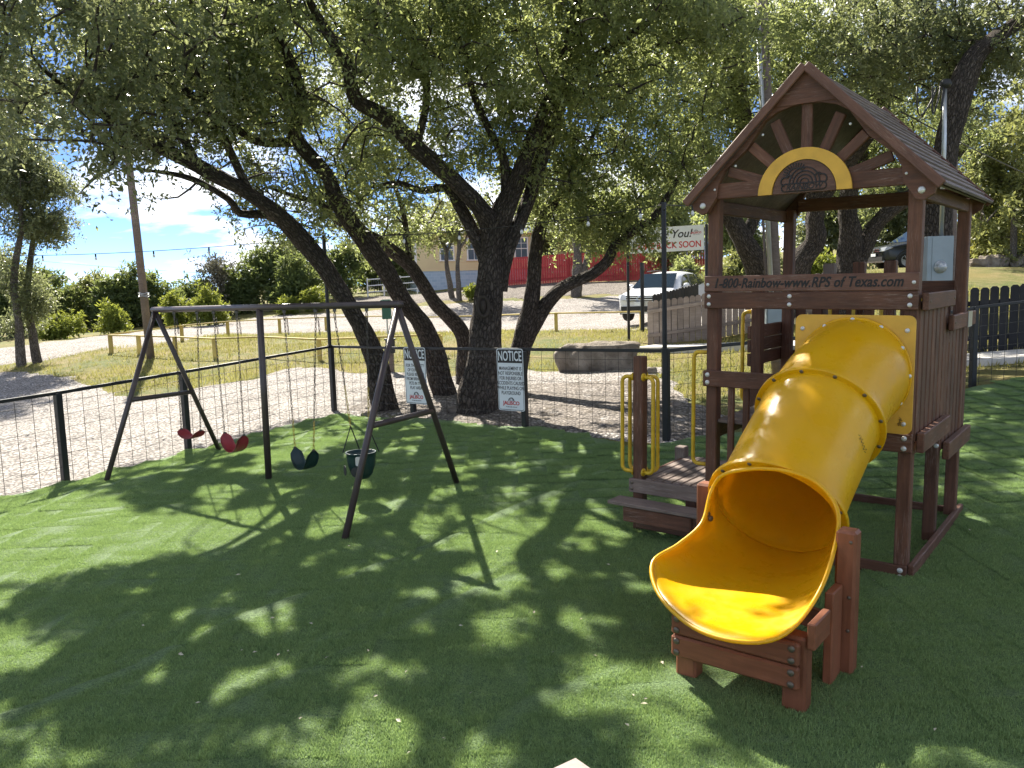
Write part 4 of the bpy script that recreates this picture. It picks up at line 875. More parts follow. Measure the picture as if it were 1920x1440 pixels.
# ------------------------------------------------------------------ trees
LIT = []
for poly, k in [([(-40, 960), (110, 940), (330, 975), (520, 952), (600, 985), (480, 1030), (330, 1045), (150, 1085), (60, 1100), (-40, 1110)], 1.), ([(-40, 1175), (80, 1178), (110, 1215), (70, 1260), (-40, 1300)], 1.),
                ([(380, 1445), (430, 1385), (560, 1345), (640, 1330), (760, 1350), (740, 1445)], .8), ([(630, 1290), (650, 1245), (730, 1245), (735, 1285), (690, 1305)], .9), ([(835, 1092), (900, 1070), (950, 1085), (965, 1110), (930, 1135), (880, 1125)], 1.), ([(985, 1068), (1030, 1060), (1115, 1080), (1070, 1100), (990, 1098)], 1.),
                ([(720, 1200), (800, 1160), (880, 1150), (930, 1160), (960, 1190), (900, 1230), (820, 1240)], .55), ([(1230, 1370), (1290, 1345), (1330, 1385), (1260, 1410)], .7), ([(1150, 1290), (1210, 1270), (1220, 1305)], .6), ([(520, 830), (640, 790), (720, 785), (740, 810), (620, 850)], .6),
                ([(1000, 830), (1060, 800), (1180, 815), (1170, 870), (1080, 860)], .8), ([(560, 1000), (640, 985), (630, 1015), (570, 1020)], .6), ([(870, 940), (960, 925), (1000, 945), (930, 960)], .3), ([(1785, 1120), (1845, 1120), (1830, 1143)], .9), ([(1610, 1160), (1700, 1150), (1730, 1190), (1640, 1200)], .5), ([(1620, 1215), (1670, 1215), (1660, 1250), (1620, 1245)], .6),
                ([(1800, 800), (1915, 790), (1920, 812), (1810, 820)], .6), ([(1820, 905), (1920, 920), (1920, 935)], .5), ([(-300, 760), (0, 745), (300, 690), (600, 650), (612, 765), (420, 815), (220, 875), (0, 935), (-300, 1000)], 1.), ([(650, 640), (900, 615), (1200, 605), (1210, 645), (1000, 690), (700, 690)], .9), ([(1000, 700), (1200, 700), (1230, 790), (1120, 790), (1000, 760)], .35), ([(-100, 690), (0, 640), (500, 560), (1200, 560), (1200, 620), (600, 650), (100, 690)], 1.),
                ([(1150, 945), (1290, 975), (1290, 985), (1160, 955)], .4)]:
    LIT.append((np.array([GT(*p)[:2] for p in poly]), k))
for a_, b_, c_, rx, ry in ((-.52, -.25, 1.70, .10, .18), (-.30, -.12, 1.72, .07, .10), (-.62, -.78, 1.40, .05, .14)):      # sun flecks reaching the slide
    q_ = TM @ Vector((a_, b_, c_)); q_ = q_-SUN*((q_.z-.1)/SUN.z); LIT.append((np.array([(q_.x+rx*math.cos(t_), q_.y+ry*math.sin(t_)) for t_ in np.linspace(0, 6.28, 9)[:-1]]), .95))
def lit(P):
    """how sunny the ground spot shaded by point P is in the photograph: the crown is thin there"""
    s = np.array(SUN); g = P[:, :2]-s[None, :2]*((P[:, 2]-.1)/s[2])[:, None]; out = np.zeros(len(P)); n = (vnoise(g[:, 0], g[:, 1], 3.1, 41)-.5)*.5+(vnoise(g[:, 0], g[:, 1], 8.3, 43)-.5)*.45
    a_ = vnoise(g[:, 0], g[:, 1]*.8, 2.5, 61)*.46+vnoise(g[:, 0], g[:, 1]*.8, 5.0, 67)*.46+vnoise(g[:, 0], g[:, 1], .6, 71)*.35-.10*np.clip((g[:, 0]-1.8)/1.5, 0, 1); out = np.clip((a_-.745)/.04, 0, 1)       # small holes in the crown
    mott = vnoise(g[:, 0], g[:, 1], 3.0, 73)*.5+vnoise(g[:, 0], g[:, 1], 6.5, 77)*.5; out = np.maximum(out, np.clip((vnoise(g[:, 0], g[:, 1]*.85, 4.3, 79)-.76)/.04, 0, 1))
    for poly, k in LIT:
        c = poly.mean(0); rad = np.abs(poly-c).max(); near = np.hypot(g[:, 0]-c[0], g[:, 1]-c[1]) < rad*1.5+.5
        if near.any():
            sd = sdist(g[near, 0], g[near, 1], poly)+n[near]*.35; mo = 1. if k >= 1 else np.clip((mott[near]-.36)/.07, 0, 1); out[near] = np.maximum(out[near], min(1, k*1.25)*np.clip(.5-sd/.18, 0, 1)*mo)
    return out
SHADE = {}
def plan_shade():
    """sprays high in the crowns that keep the rest of the turf in shade"""
    xs = np.arange(-5.6, 7.2, .40); ys = np.arange(2.2, 12.5, .40); X, Y = np.meshgrid(xs, ys); X = X.ravel(); Y = Y.ravel(); mid_ = (X > -1.3) & (X < 2.8) & (Y > 2.4) & (Y < 9); far = (X < -1.2) & (Y > 7.4) | (X > 3.4) & (Y < 6.2); X = np.concatenate([np.tile(X, 2), np.tile(X[far], 8), np.tile(X[mid_], 4)]); Y = np.concatenate([np.tile(Y, 2), np.tile(Y[far], 8), np.tile(Y[mid_], 4)]); X = X+RNG.uniform(-.2, .2, X.size); Y = Y+RNG.uniform(-.2, .2, Y.size)
    ok = (sdist(X, Y, np.array(tp)) < -.05) & (np.abs(X) < Y*.72+2.0); X, Y = X[ok], Y[ok]; z = RNG.uniform(5.4, 8.0, len(X)); s = np.array(SUN); P = np.c_[X+s[0]/s[2]*z, Y+s[1]/s[2]*z, z]; P = P[lit(P) < .35]
    k = np.select([(P[:, 0] < -4.9) & (P[:, 1] < 14), P[:, 0] < -2.9, P[:, 0] < 2.2], [0, 1, 2], 3)
    for j, nm in enumerate('ABDR'): SHADE[nm] = P[k == j]
plan_shade()
def smooth_line(pts, rad, step=.12):
    pts = np.array(pts, float); n = len(pts); P_, R_ = [], []
    for i in range(n-1):
        p0, p1, p2, p3 = pts[max(i-1, 0)], pts[i], pts[i+1], pts[min(i+2, n-1)]; k = max(2, int(np.linalg.norm(p2-p1)/step))
        for j in range(k):
            t = j/k; P_.append(.5*((2*p1)+(p2-p0)*t+(2*p0-5*p1+4*p2-p3)*t*t+(3*p1-p0-3*p2+p3)*t**3)); R_.append(rad[i]+(rad[i+1]-rad[i])*t)
    P_.append(pts[-1]); R_.append(rad[-1]); return np.array(P_), np.array(R_)
def tubes_mesh(name, lines):
    V, Fs, UV = [], [], []; off = 0
    for P_, R_, n in lines:
        k = len(P_); T = np.gradient(P_, axis=0); T /= np.linalg.norm(T, axis=1)[:, None]+1e-9; ref = np.array([1., .2, 0]); ln = np.r_[0, np.cumsum(np.linalg.norm(np.diff(P_, axis=0), axis=1))]
        a = np.arange(n)*2*np.pi/n; rm = R_.mean()
        for i in range(k):
            ref = ref-T[i]*(ref@T[i]); ref /= np.linalg.norm(ref)+1e-9; b = np.cross(T[i], ref); rr = R_[i]*(1+.10*np.sin(a*2+ln[i]*2.3+off)+.07*np.sin(a*3-ln[i]*4.1)+(.05*np.sin(a*5+ln[i]*9) if n > 8 else 0))
            V.append(P_[i]+ref*(np.cos(a)*rr)[:, None]+b*(np.sin(a)*rr)[:, None])
        idx = np.arange(n)
        for i in range(k-1):
            j2 = (idx+1) % n; Fs.append(np.stack([off+i*n+idx, off+i*n+j2, off+(i+1)*n+j2, off+(i+1)*n+idx], 1))
            u0 = idx/n*2*np.pi*rm; u1 = (idx+1)/n*2*np.pi*rm; UV.append(np.stack([np.stack([u0, np.full(n, ln[i])], 1), np.stack([u1, np.full(n, ln[i])], 1), np.stack([u1, np.full(n, ln[i+1])], 1), np.stack([u0, np.full(n, ln[i+1])], 1)], 1))
        off += k*n
    me = np_mesh(name, np.concatenate(V), np.concatenate(Fs), smooth=True); uv = me.uv_layers.new(name='UVMap'); uv.data.foreach_set('uv', np.concatenate(UV).astype(np.float32).ravel()); return me
def unit(v): return v/(np.linalg.norm(v, axis=-1, keepdims=True)+1e-9)
def leaf_mesh(name, C, R, ntw, nlf, L, wd=.36, droop=.25, cull=True, out_from=None):
    """sprays of pointed leaves on short twigs round the cluster centres C"""
    k = len(C); d = unit(RNG.normal(size=(k, ntw, 3))*np.array([1, 1, .8]))
    if out_from is not None: d = unit(d+unit(C-out_from)[:, None, :]*.6)
    d[..., 2] -= droop; d = unit(d); ln = R*(.55+.75*RNG.random((k, ntw, 1))); st = C[:, None, :]+RNG.normal(size=(k, ntw, 3))*R*.22
    s = (np.arange(nlf)+RNG.random((k, ntw, nlf)))/nlf*.9+.1
    p = st[:, :, None, :]+d[:, :, None, :]*(ln[:, :, None, :]*s[..., None]); p[..., 2] -= (s**2)*R*.22
    p = p+RNG.normal(size=p.shape)*R*.035
    ld = unit(d[:, :, None, :]*.55+RNG.normal(size=p.shape)*.75); nn = unit(RNG.normal(size=p.shape)+np.array([0, 0, .9])); p = p.reshape(-1, 3); ld = ld.reshape(-1, 3); nn = nn.reshape(-1, 3)
    if cull:
        keep = RNG.random(len(p)) > np.clip(lit(p)*1.5-.15, 0, 1); p, ld, nn = p[keep], ld[keep], nn[keep]
    m_ = len(p); sz = L*(.55+.95*RNG.random((m_, 1))**1.4); sd = unit(np.cross(ld, nn)); nr = np.cross(sd, ld)
    V = np.stack([p, p+ld*sz*.48+sd*sz*wd*.5+nr*sz*.05, p+ld*sz-nr*sz*.06, p+ld*sz*.45-sd*sz*wd*.5+nr*sz*.05], 1).reshape(-1, 3)
    rnd = np.clip(RNG.normal(.45, .25, m_), 0, 1)
    return np_mesh(name, V, np.arange(4*m_).reshape(-1, 4), {'rnd': ('FACE', rnd)})
def make_tree(name, label, limbs, ells, group=None, n_cl=200, ntw=9, nlf=11, R=.34, L=.062, leaf=None, bark=None, cull=True, twig_r=.007, clump=.0, cat='tree', base=None, keepf=None, droop=.25, branch=True, wd=.42, reach=3.0, extra=None):
    """limbs: (points, radii); ells: (centre, radii, weight) of the crown's lobes"""
    L0 = [smooth_line(p, r) for p, r in limbs]; base = np.array(limbs[0][0][0]) if base is None else base
    vol = np.array([e[1][0]*e[1][1]*e[1][2]*e[2] for e in ells]); cnt = np.maximum(1, (n_cl*vol/vol.sum()).astype(int)); C = []
    for e, c in zip(ells, cnt):
        q = unit(RNG.normal(size=(c*3, 3)))*(RNG.random((c*3, 1))**(1/2.6)); pts = np.array(e[0])+q*np.array(e[1])
        if clump: nz = vnoise(pts[:, 0]+pts[:, 2]*.7, pts[:, 1]-pts[:, 2]*.6, .9, 51); pts = pts[np.argsort(-(nz+RNG.random(len(pts))*(1-clump)))]
        C.append(pts[:c])
    C = np.concatenate(C); C = C[C[:, 2] > H_(C[:, 0], C[:, 1])+.25]
    if cull: C = C[RNG.random(len(C)) > np.clip(lit(C)*1.3-.3, 0, 1)]
    if extra is not None and len(extra): C = np.concatenate([C, extra])
    nodes = np.concatenate([p for p, r in L0]); nr = np.concatenate([r for p, r in L0]); lines = [(p, r, 14 if r.max() > .1 else 8) for p, r in L0]
    if branch:
        dmin = np.array([np.min(np.linalg.norm(nodes-c, axis=1)) for c in C]); order = np.argsort(dmin); ND = list(nodes); ok = np.ones(len(C), bool); NA = np.array(ND)
        for i in order:
            c = C[i]; dd = np.linalg.norm(NA-c, axis=1)+np.maximum(0, NA[:, 2]-c[2])*.5; j = int(np.argmin(dd)); a = NA[j]; dist = np.linalg.norm(c-a)
            if dist > reach*2.4: ok[i] = False; continue
            mid = (a+c)/2+RNG.normal(size=3)*dist*.09+np.array([0, 0, .08*dist]); rb = twig_r*(1+1.1*dist); pl, rl = smooth_line([a, mid, c], [rb*1.5, rb*1.1, twig_r*.6], max(.25, dist/4))
            lines.append((pl, rl, 5)); NA = np.concatenate([NA, mid[None], c[None]])
        C = C[ok]
    root = empty(name, tuple(base), 0, label, cat, group); b = Vector(base); me = tubes_mesh('trunk', lines); me.transform(Matrix.Translation(-b)); link('trunk', me, root, bark or BARK)
    me = leaf_mesh('crown', C, R, ntw, nlf, L, wd, droop, cull); me.transform(Matrix.Translation(-b)); link('crown', me, root, leaf or LEAF)
    return root
def pl(pts): return [D(*p) for p in pts]
def el(x, y, Y, rx, ry, rz, w=1.): return (D(x, y, Y), (rx, ry, rz), w)
gA, gB, gC, gD, gE = GT(725, 770), GT(838, 742), GT(872, 722), GT(893, 774), GT(958, 738)
for g in (gA, gB, gC, gD, gE): g[2] -= .12
def limb(g, pts, radii): return ([g]+pl(pts), radii)
yA, yB, yC, yD, yE = gA[1], gB[1], gC[1], gD[1], gE[1]
make_tree('oak_tree', 'live oak whose thin trunk leans furthest left over the swings', [
    limb(gA, [(705, 680, yA-.1), (668, 595, yA-.4), (610, 505, yA-.8), (545, 425, yA-1.4), (470, 366, yA-2.2), (370, 310, yA-3), (270, 262, yA-3.6), (170, 200, yA-4.2), (80, 130, yA-4.8)], [.23, .165, .145, .135, .125, .105, .085, .065, .045, .02]),
    (pl([(545, 425, yA-1.4), (505, 402, yA-1.5), (450, 400, yA-1.8), (430, 375, yA-2.2), (360, 335, yA-3), (280, 320, yA-3.5)]), [.09, .075, .06, .05, .035, .015]),
    (pl([(370, 310, yA-3), (330, 230, yA-3.2), (280, 130, yA-3.6), (250, 30, yA-4)]), [.06, .05, .04, .02]),
    (pl([(470, 366, yA-2.2), (430, 280, yA-2.6), (380, 180, yA-3.0), (360, 60, yA-3.2)]), [.06, .05, .04, .02])],
    [el(110, 150, yA-4.3, 2.0, 1.5, 1.15, 1.2), el(300, 140, yA-2.9, 1.7, 1.3, 1.1, 1.0), el(250, 270, yA-2.9, 1.35, .8, .45, 1.2), el(400, 340, yA-1.7, 1.2, .8, .45, 1.1), el(60, 10, yA-5.2, 1.8, 1.4, 1.0), el(470, 250, yA-2.4, 1.3, 1.2, .8), el(180, 345, yA-4, .5, .6, .22, 1.6)], 'live oaks behind the swings', 430, 11, 13, .36, .070, LEAF_D, droop=.35, extra=SHADE['A'])
make_tree('oak_tree', 'second live oak from the left, its limb bending upright above the crossbar', [
    limb(gB, [(800, 625, yB-.3), (752, 556, yB-.8), (700, 472, yB-1.5), (640, 392, yB-2.2), (615, 330, yB-2.7), (560, 268, yB-3.2), (552, 240, yB-3.4), (566, 198, yB-3.6), (546, 118, yB-4), (510, 50, yB-4.4), (480, -40, yB-4.8)], [.22, .17, .155, .145, .13, .11, .095, .085, .08, .06, .045, .02]),
    (pl([(556, 264, yB-3.2), (480, 265, yB-3.6), (415, 215, yB-4), (345, 165, yB-4.4), (260, 90, yB-4.8)]), [.07, .06, .05, .04, .015]),
    (pl([(640, 392, yB-2.2), (560, 370, yB-2.2), (500, 350, yB-2.4)]), [.06, .04, .015])],
    [el(540, 90, yB-4.2, 1.9, 1.7, 1.2), el(400, 50, yB-4.6, 1.8, 1.5, 1.1), el(570, 250, yB-3, 1.6, 1.5, .9), el(600, 360, yB-2.2, 1.5, 1.3, .65, 1.2), el(520, 400, yB-2, .9, .9, .42, 1.2)], 'live oaks behind the swings', 360, 11, 13, .36, .068, extra=SHADE['B'])
make_tree('oak_tree', 'slender live oak stem curving left just beside the thick trunk', [
    limb(gC, [(868, 630, yC), (815, 566, yC-.2), (769, 500, yC-.5), (710, 452, yC-.8), (650, 425, yC-1), (600, 380, yC-1.2), (560, 300, yC-1.4)], [.19, .15, .14, .125, .11, .085, .06, .02]),
    (pl([(769, 500, yC-.5), (760, 420, yC-.5), (740, 350, yC-.6), (700, 280, yC-.8)]), [.07, .055, .04, .02])],
    [el(680, 340, yC-.8, 2.0, 1.6, 1.1), el(720, 410, yC+.5, 1.3, 1.2, .55, 1.2), el(620, 250, yC-1, 2.0, 1.6, 1.1), el(540, 440, yC-1, 1.0, 1.0, .4)], 'live oaks behind the swings', 330, 11, 12, .38, .076)
make_tree('oak_tree', 'thickest live oak trunk with a knot hole, forking into tall limbs', [
    limb(gD, [(903, 700, yD), (913, 606, yD+.05), (920, 520, yD+.1), (930, 440, yD+.1), (972, 330, yD-.2), (1002, 250, yD-.4), (1030, 185, yD-.6), (1062, 95, yD-.9), (1085, 0, yD-1.2), (1100, -90, yD-1.5)], [.36, .255, .235, .235, .20, .12, .105, .09, .075, .055, .02]),
    (pl([(922, 470, yD+.1), (915, 412, yD), (870, 358, yD-.3), (830, 320, yD-.6), (780, 275, yD-.9), (725, 222, yD-1.3), (668, 186, yD-1.7), (650, 122, yD-2.1), (612, 60, yD-2.5), (580, 0, yD-2.9)]), [.15, .145, .135, .125, .115, .105, .095, .08, .065, .04]),
    (pl([(915, 500, yD+.1), (893, 445, yD+.2), (860, 385, yD+.3), (838, 352, yD+.4), (790, 358, yD+.5), (745, 343, yD+.6), (700, 350, yD+.7)]), [.12, .11, .09, .065, .05, .04, .015]),
    (pl([(935, 545, yD+.1), (948, 475, yD+.1), (985, 390, yD+.2), (1015, 300, yD+.2), (1040, 220, yD), (1078, 140, yD-.2), (1140, 92, yD-.5), (1200, 55, yD-.8), (1255, 10, yD-1)]), [.13, .125, .115, .105, .095, .085, .07, .05, .03]),
    (pl([(950, 370, yD-.1), (945, 300, yD-.2), (915, 240, yD-.4), (880, 150, yD-.7), (870, 60, yD-1)]), [.09, .075, .06, .045, .02]),
    (pl([(780, 275, yD-.9), (800, 190, yD-1.1), (790, 110, yD-1.4), (760, 30, yD-1.7)]), [.06, .05, .04, .02]),
    ([gD+np.array([.22, .25, .02])]+pl([(924, 690, yD+.25), (925, 600, yD+.2)]), [.17, .14, .10])],
    [el(720, 80, yD-2, 1.9, 1.8, 1.3), el(860, 130, yD-1, 1.8, 1.8, 1.4), el(990, 90, yD-.8, 1.7, 1.8, 1.4), el(1130, 110, yD-.6, 1.7, 1.6, 1.2), el(820, 280, yD+.6, 1.4, 1.2, .8), el(1060, 260, yD+.4, 1.5, 1.3, 1.0), el(760, 410, yD+1.2, 1.0, .8, .5), el(900, 260, yD+.8, 1.3, 1.2, .9)], 'live oaks behind the swings', 560, 11, 13, .36, .067, extra=SHADE['D'])
make_tree('oak_tree', 'live oak with a limb stretching low to the right towards the white car', [
    limb(gE, [(975, 655, yE), (992, 590, yE), (1000, 540, yE), (1003, 480, yE), (1014, 425, yE-.1), (1045, 365, yE-.2), (1090, 300, yE-.4), (1125, 225, yE-.6)], [.24, .17, .15, .145, .13, .11, .09, .06, .02]),
    (pl([(980, 650, yE), (1010, 592, yE), (1046, 546, yE-.1), (1112, 513, yE-.2), (1140, 488, yE-.3), (1150, 465, yE-.3), (1190, 430, yE-.4), (1222, 412, yE-.5), (1262, 350, yE-.6), (1290, 290, yE-.7)]), [.15, .13, .115, .105, .10, .09, .075, .06, .045, .02]),
    (pl([(1190, 430, yE-.4), (1205, 445, yE-.5), (1215, 465, yE-.6)]), [.03, .02, .01])],
    [el(1100, 360, yE, 1.9, 1.4, 1.1), el(1180, 310, yE-.4, 1.3, 1.3, .95), el(1140, 415, yE-.4, .8, .8, .45, 1.2), el(1040, 410, yE+.4, .8, .8, .4), el(1208, 440, yE-.6, .40, .4, .32, 2.2), el(1180, 220, yE-.4, 1.7, 1.5, 1.1)], 'live oaks behind the swings', 470, 12, 13, .36, .068)
# knot on the thick trunk
mbk = MB(); pk = D(906, 575, yD-.235); mbk.tube([tuple(pk+np.array([.085*math.cos(a), -.02+.02*math.cos(a)**2, .15*math.sin(a)])) for a in np.linspace(0, 2*math.pi, 20)[:-1]], .03, 6, True, True); mbk.tube([tuple(pk+np.array([0, .05, -.1])), tuple(pk+np.array([0, .03, .1]))], [.06, .06], 8)
for o_ in list(COL.objects):
    if o_.name.startswith('oak_tree') and 'knot hole' in o_.get('label', ''):
        k_ = mbk.build('knot', BARK, o_, Matrix.Translation(-Vector(o_.location)), True)
# oaks behind the tower
RT = [('live oak with a bowed trunk seen through the left of the tower', [([*pl([(1462, 640, 17), (1430, 520, 17), (1395, 455, 17), (1372, 400, 17), (1385, 320, 16.8), (1396, 240, 16.6), (1382, 140, 16.4), (1388, 20, 16.2), (1400, -80, 16)])], [.30, .26, .22, .20, .18, .16, .14, .10, .05]), (pl([(1380, 430, 17), (1340, 385, 17), (1305, 345, 17), (1292, 300, 17), (1310, 230, 17)]), [.13, .11, .09, .07, .03]), (pl([(1395, 455, 17), (1425, 380, 17.2), (1450, 300, 17.4)]), [.13, .1, .04])],
       [el(1330, 130, 16.5, 2.0, 1.8, 1.6), el(1420, 60, 16, 1.8, 1.6, 1.3), el(1310, 280, 17.2, 1.2, 1.2, .75), el(1340, 240, 16.5, 1.3, 1.2, .9)], 270),
      ('live oak with a kinked trunk seen through the middle of the tower', [([*pl([(1468, 600, 19), (1500, 498, 19), (1528, 452, 19), (1530, 395, 19), (1580, 310, 18.6), (1645, 225, 18.2), (1662, 130, 18), (1632, 40, 18), (1610, -60, 18)])], [.28, .25, .23, .21, .19, .17, .15, .11, .05]), (pl([(1530, 395, 19), (1500, 300, 19), (1490, 200, 19), (1480, 80, 19)]), [.13, .11, .08, .04])],
       [el(1520, 80, 18, 2.2, 1.8, 1.5), el(1620, 60, 17.8, 2.0, 1.7, 1.4), el(1470, 180, 19, 1.6, 1.4, 1.1), el(1690, 180, 18.2, 1.4, 1.3, 1.0), el(1560, 380, 21, 2.0, 1.4, .5)], 330),
      ('live oak with a forked trunk seen through the right of the tower', [([*pl([(1575, 590, 20), (1592, 500, 20), (1594, 440, 20), (1590, 380, 20), (1620, 250, 20), (1660, 140, 20)])], [.34, .28, .26, .22, .17, .08]), (pl([(1600, 500, 20), (1640, 425, 20), (1690, 380, 20), (1760, 330, 20), (1830, 250, 20)]), [.24, .2, .17, .13, .05])],
       [el(1650, 290, 21, 2.2, 1.6, .7), el(1720, 230, 20, 1.8, 1.5, 1.0), el(1560, 280, 21, 2.0, 1.5, 1.0)], 200),
      ('dark live oak trunk rising beside the meter pole at the right', [([*pl([(1752, 600, 13.3), (1757, 430, 13.3), (1764, 330, 13.2), (1788, 225, 13.2), (1806, 150, 13.2), (1838, 95, 13.3), (1920, 35, 13.8), (2010, -30, 13.5)])], [.26, .21, .20, .19, .18, .14, .11, .05]), (pl([(1800, 170, 14.4), (1770, 90, 14.6), (1740, 0, 14.8), (1720, -90, 15)]), [.11, .09, .07, .04])],
       [el(1760, 40, 14.4, 2.0, 1.7, 1.2), el(1880, 40, 13.8, 1.6, 1.5, 1.0), el(1690, 90, 14.8, 1.5, 1.4, 1.1), el(1830, 180, 14.4, .7, .7, .5)], 240)]
for lab, limbs, ells, n in RT: make_tree('oak_tree', lab, limbs, ells, 'live oaks behind the tower', int(n*1.5), 12, 13, .38, .074, LEAF_D if 'dark' in lab else LEAF, extra=SHADE['R'] if 'bowed' in lab else None)
# small trees at the left edge
for (x, y, lab, top, ells) in [(40, 686, 'slim grey trunked tree at the left edge, the nearer of two', [(34, 600), (26, 520), (40, 420), (30, 320), (20, 200)], [(20, 330, 1.3, 1.6), (60, 420, .8, .6), (10, 500, .6, .9), (30, 200, 1.6, 1.4)]), (70, 679, 'short leafy tree beside the slim trunk at the left edge', [(60, 620), (50, 560), (58, 480), (70, 400)], [(62, 560, .45, .7), (95, 420, .9, .5), (45, 330, 1.1, .9), (40, 600, .35, .3), (110, 350, .6, .4)])]:
    g = GT(x, y); Y = g[1]; g[2] -= .1
    make_tree('small_tree', lab, [([g]+[D(a, b, Y) for a, b in top], [.14, .115, .10, .08, .06, .03][:len(top)+1])], [(D(a, b, Y), (rx, .9, rz), 1.) for a, b, rx, rz in ells], 'small trees at the left edge', 300, 10, 12, .42, .088, LEAF_D, BARKP, False)

# ------------------------------------------------------------------ far hedge of cedars and shrubs, each a tree of its own
def bushy(name, label, x, ybase, ytop, wpx, Y, leaf, n, L=.16, R=.5, cone=0., group=None, bark=None, stem=.12, bare=False, lift=.1):
    b = D(x, ybase, Y); b[2] = hz(b[0], b[1])-.05; top = D(x, ytop, Y); h = top[2]-b[2]; w = wpx/2*Y/F; c = b+np.array([0, 0, h*.5]); tr = [b, b+np.array([.05*h*random.uniform(-1, 1), 0, h*.45]), b+np.array([.05*h*random.uniform(-1, 1), 0, h*.92])]
    if cone:
        ells = [(b+np.array([0, 0, h*(lift+.16)]), (w, w*.9, h*.22), 1.1), (b+np.array([0, 0, h*.45]), (w*.72, w*.7, h*.25), 1.), (b+np.array([0, 0, h*.72]), (w*.4, w*.4, h*.27), 1.)]
        for k_ in range(8):
            an = random.uniform(0, 6.28); zz = random.uniform(.2, .75); rr = w*(1.05-zz)*random.uniform(.6, 1.); ells.append((b+np.array([rr*math.cos(an), rr*math.sin(an), h*zz]), (w*.16, w*.16, h*.16), 3.))
    else:
        ells = [(b+np.array([w*.2*random.uniform(-1, 1), 0, h*.38]), (w*.85, w*.8, h*.36), 1.)]
        for k_ in range(7):
            q_ = random.uniform(.18, .38); zz = random.uniform(.35, .98-q_*.6); ells.append((b+np.array([w*random.uniform(-.8, .8)*(1.1-zz*.6), w*random.uniform(-.5, .5), h*zz]), (w*q_*1.2, w*q_*1.2, h*q_*random.uniform(.7, 1.2)), 1.5))
    return make_tree(name, label, [(tr, [stem, stem*.7, stem*.2])], ells, group, int(n*1.05), 8, 10, R, L*1.3, leaf, bark or BARKP, False, .012, .3, 'shrub' if h < 2.6 else 'tree', None, None, -.25 if cone else .05, True, .34)
HG = 'cedars and shrubs along the far drive'
for a in [('cedar_tree', 'dark cedar behind the small trees at the left edge', 20, 640, 468, 150, 42, LEAF_C, 150, .2, .6, 0), ('cedar_tree', 'rounded cedar just right of the left edge trees', 95, 628, 515, 120, 44, LEAF_C, 130, .2, .6, 0),
          ('mesquite_tree', 'feathery pale green tree between the cedars left of the utility pole', 165, 622, 508, 130, 47, LEAF_P, 140, .2, .65, 0), ('cedar_tree', 'tall cedar directly behind the utility pole', 265, 615, 492, 125, 46, LEAF_C, 170, .2, .6, 1), ('cedar_tree', 'pointed cedar left of the utility pole', 215, 618, 510, 100, 45, LEAF_C, 120, .2, .55, 1),
          ('cedar_tree', 'low cedar right of the utility pole', 318, 612, 525, 85, 46, LEAF_C, 90, .2, .55, 1), ('cedar_tree', 'low cedar behind the bright green sapling', 365, 606, 528, 90, 49, LEAF_C, 90, .2, .55, 0), ('bare_tree', 'greyish half bare tree behind the swing crossbar', 415, 604, 462, 95, 50, LEAF_G, 60, .16, .7, 0),
          ('cedar_tree', 'grey green cedar right of the half bare tree', 462, 600, 500, 80, 50, LEAF_C, 90, .2, .6, 0), ('cedar_tree', 'tall dark cedar left of the corner light pole', 530, 592, 438, 130, 52, LEAF_C, 190, .2, .65, 0), ('cedar_tree', 'broad cedar in front of the tall one near the corner pole', 562, 592, 470, 110, 49, LEAF_C, 150, .2, .6, 1),
          ('cedar_tree', 'cedar right of the corner light pole', 640, 580, 452, 120, 55, LEAF_C, 130, .22, .65, 0), ('cedar_tree', 'cedar behind the white pipe gate', 715, 568, 455, 120, 62, LEAF_C, 120, .22, .7, 0)]:
    bushy(a[0], a[1], *a[2:9], a[9], a[10], a[11], HG)
for a in [('shrub', 'bright yellow green bush beside the left edge trees', 112, 640, 585, 78, 36, LEAF_L, 90, .13, .36, 0), ('shrub', 'spiky green juniper bush left of the utility pole', 209, 624, 572, 66, 38, LEAF_L, 90, .13, .34, 1), ('shrub', 'lime green sapling behind the swing crossbar', 392, 608, 532, 70, 42, LEAF_L, 100, .14, .38, 1), ('shrub', 'lime green bush above the end of the crossbar', 335, 606, 552, 55, 42, LEAF_L, 60, .14, .36, 0),
          ('shrub', 'low yellow green bush beside the corner light pole', 595, 577, 543, 50, 46, LEAF_L, 50, .14, .36, 0), ('shrub', 'small green plant on the bank before the blue block wall', 884, 560, 532, 30, 46, LEAF_L, 40, .14, .3, 1), ('shrub', 'low lime bush left of the corner light pole', 540, 580, 556, 44, 46, LEAF_L, 40, .14, .34, 0)]:
    bushy(a[0], a[1], *a[2:9], a[9], a[10], a[11], HG, None, .05, lift=.0)
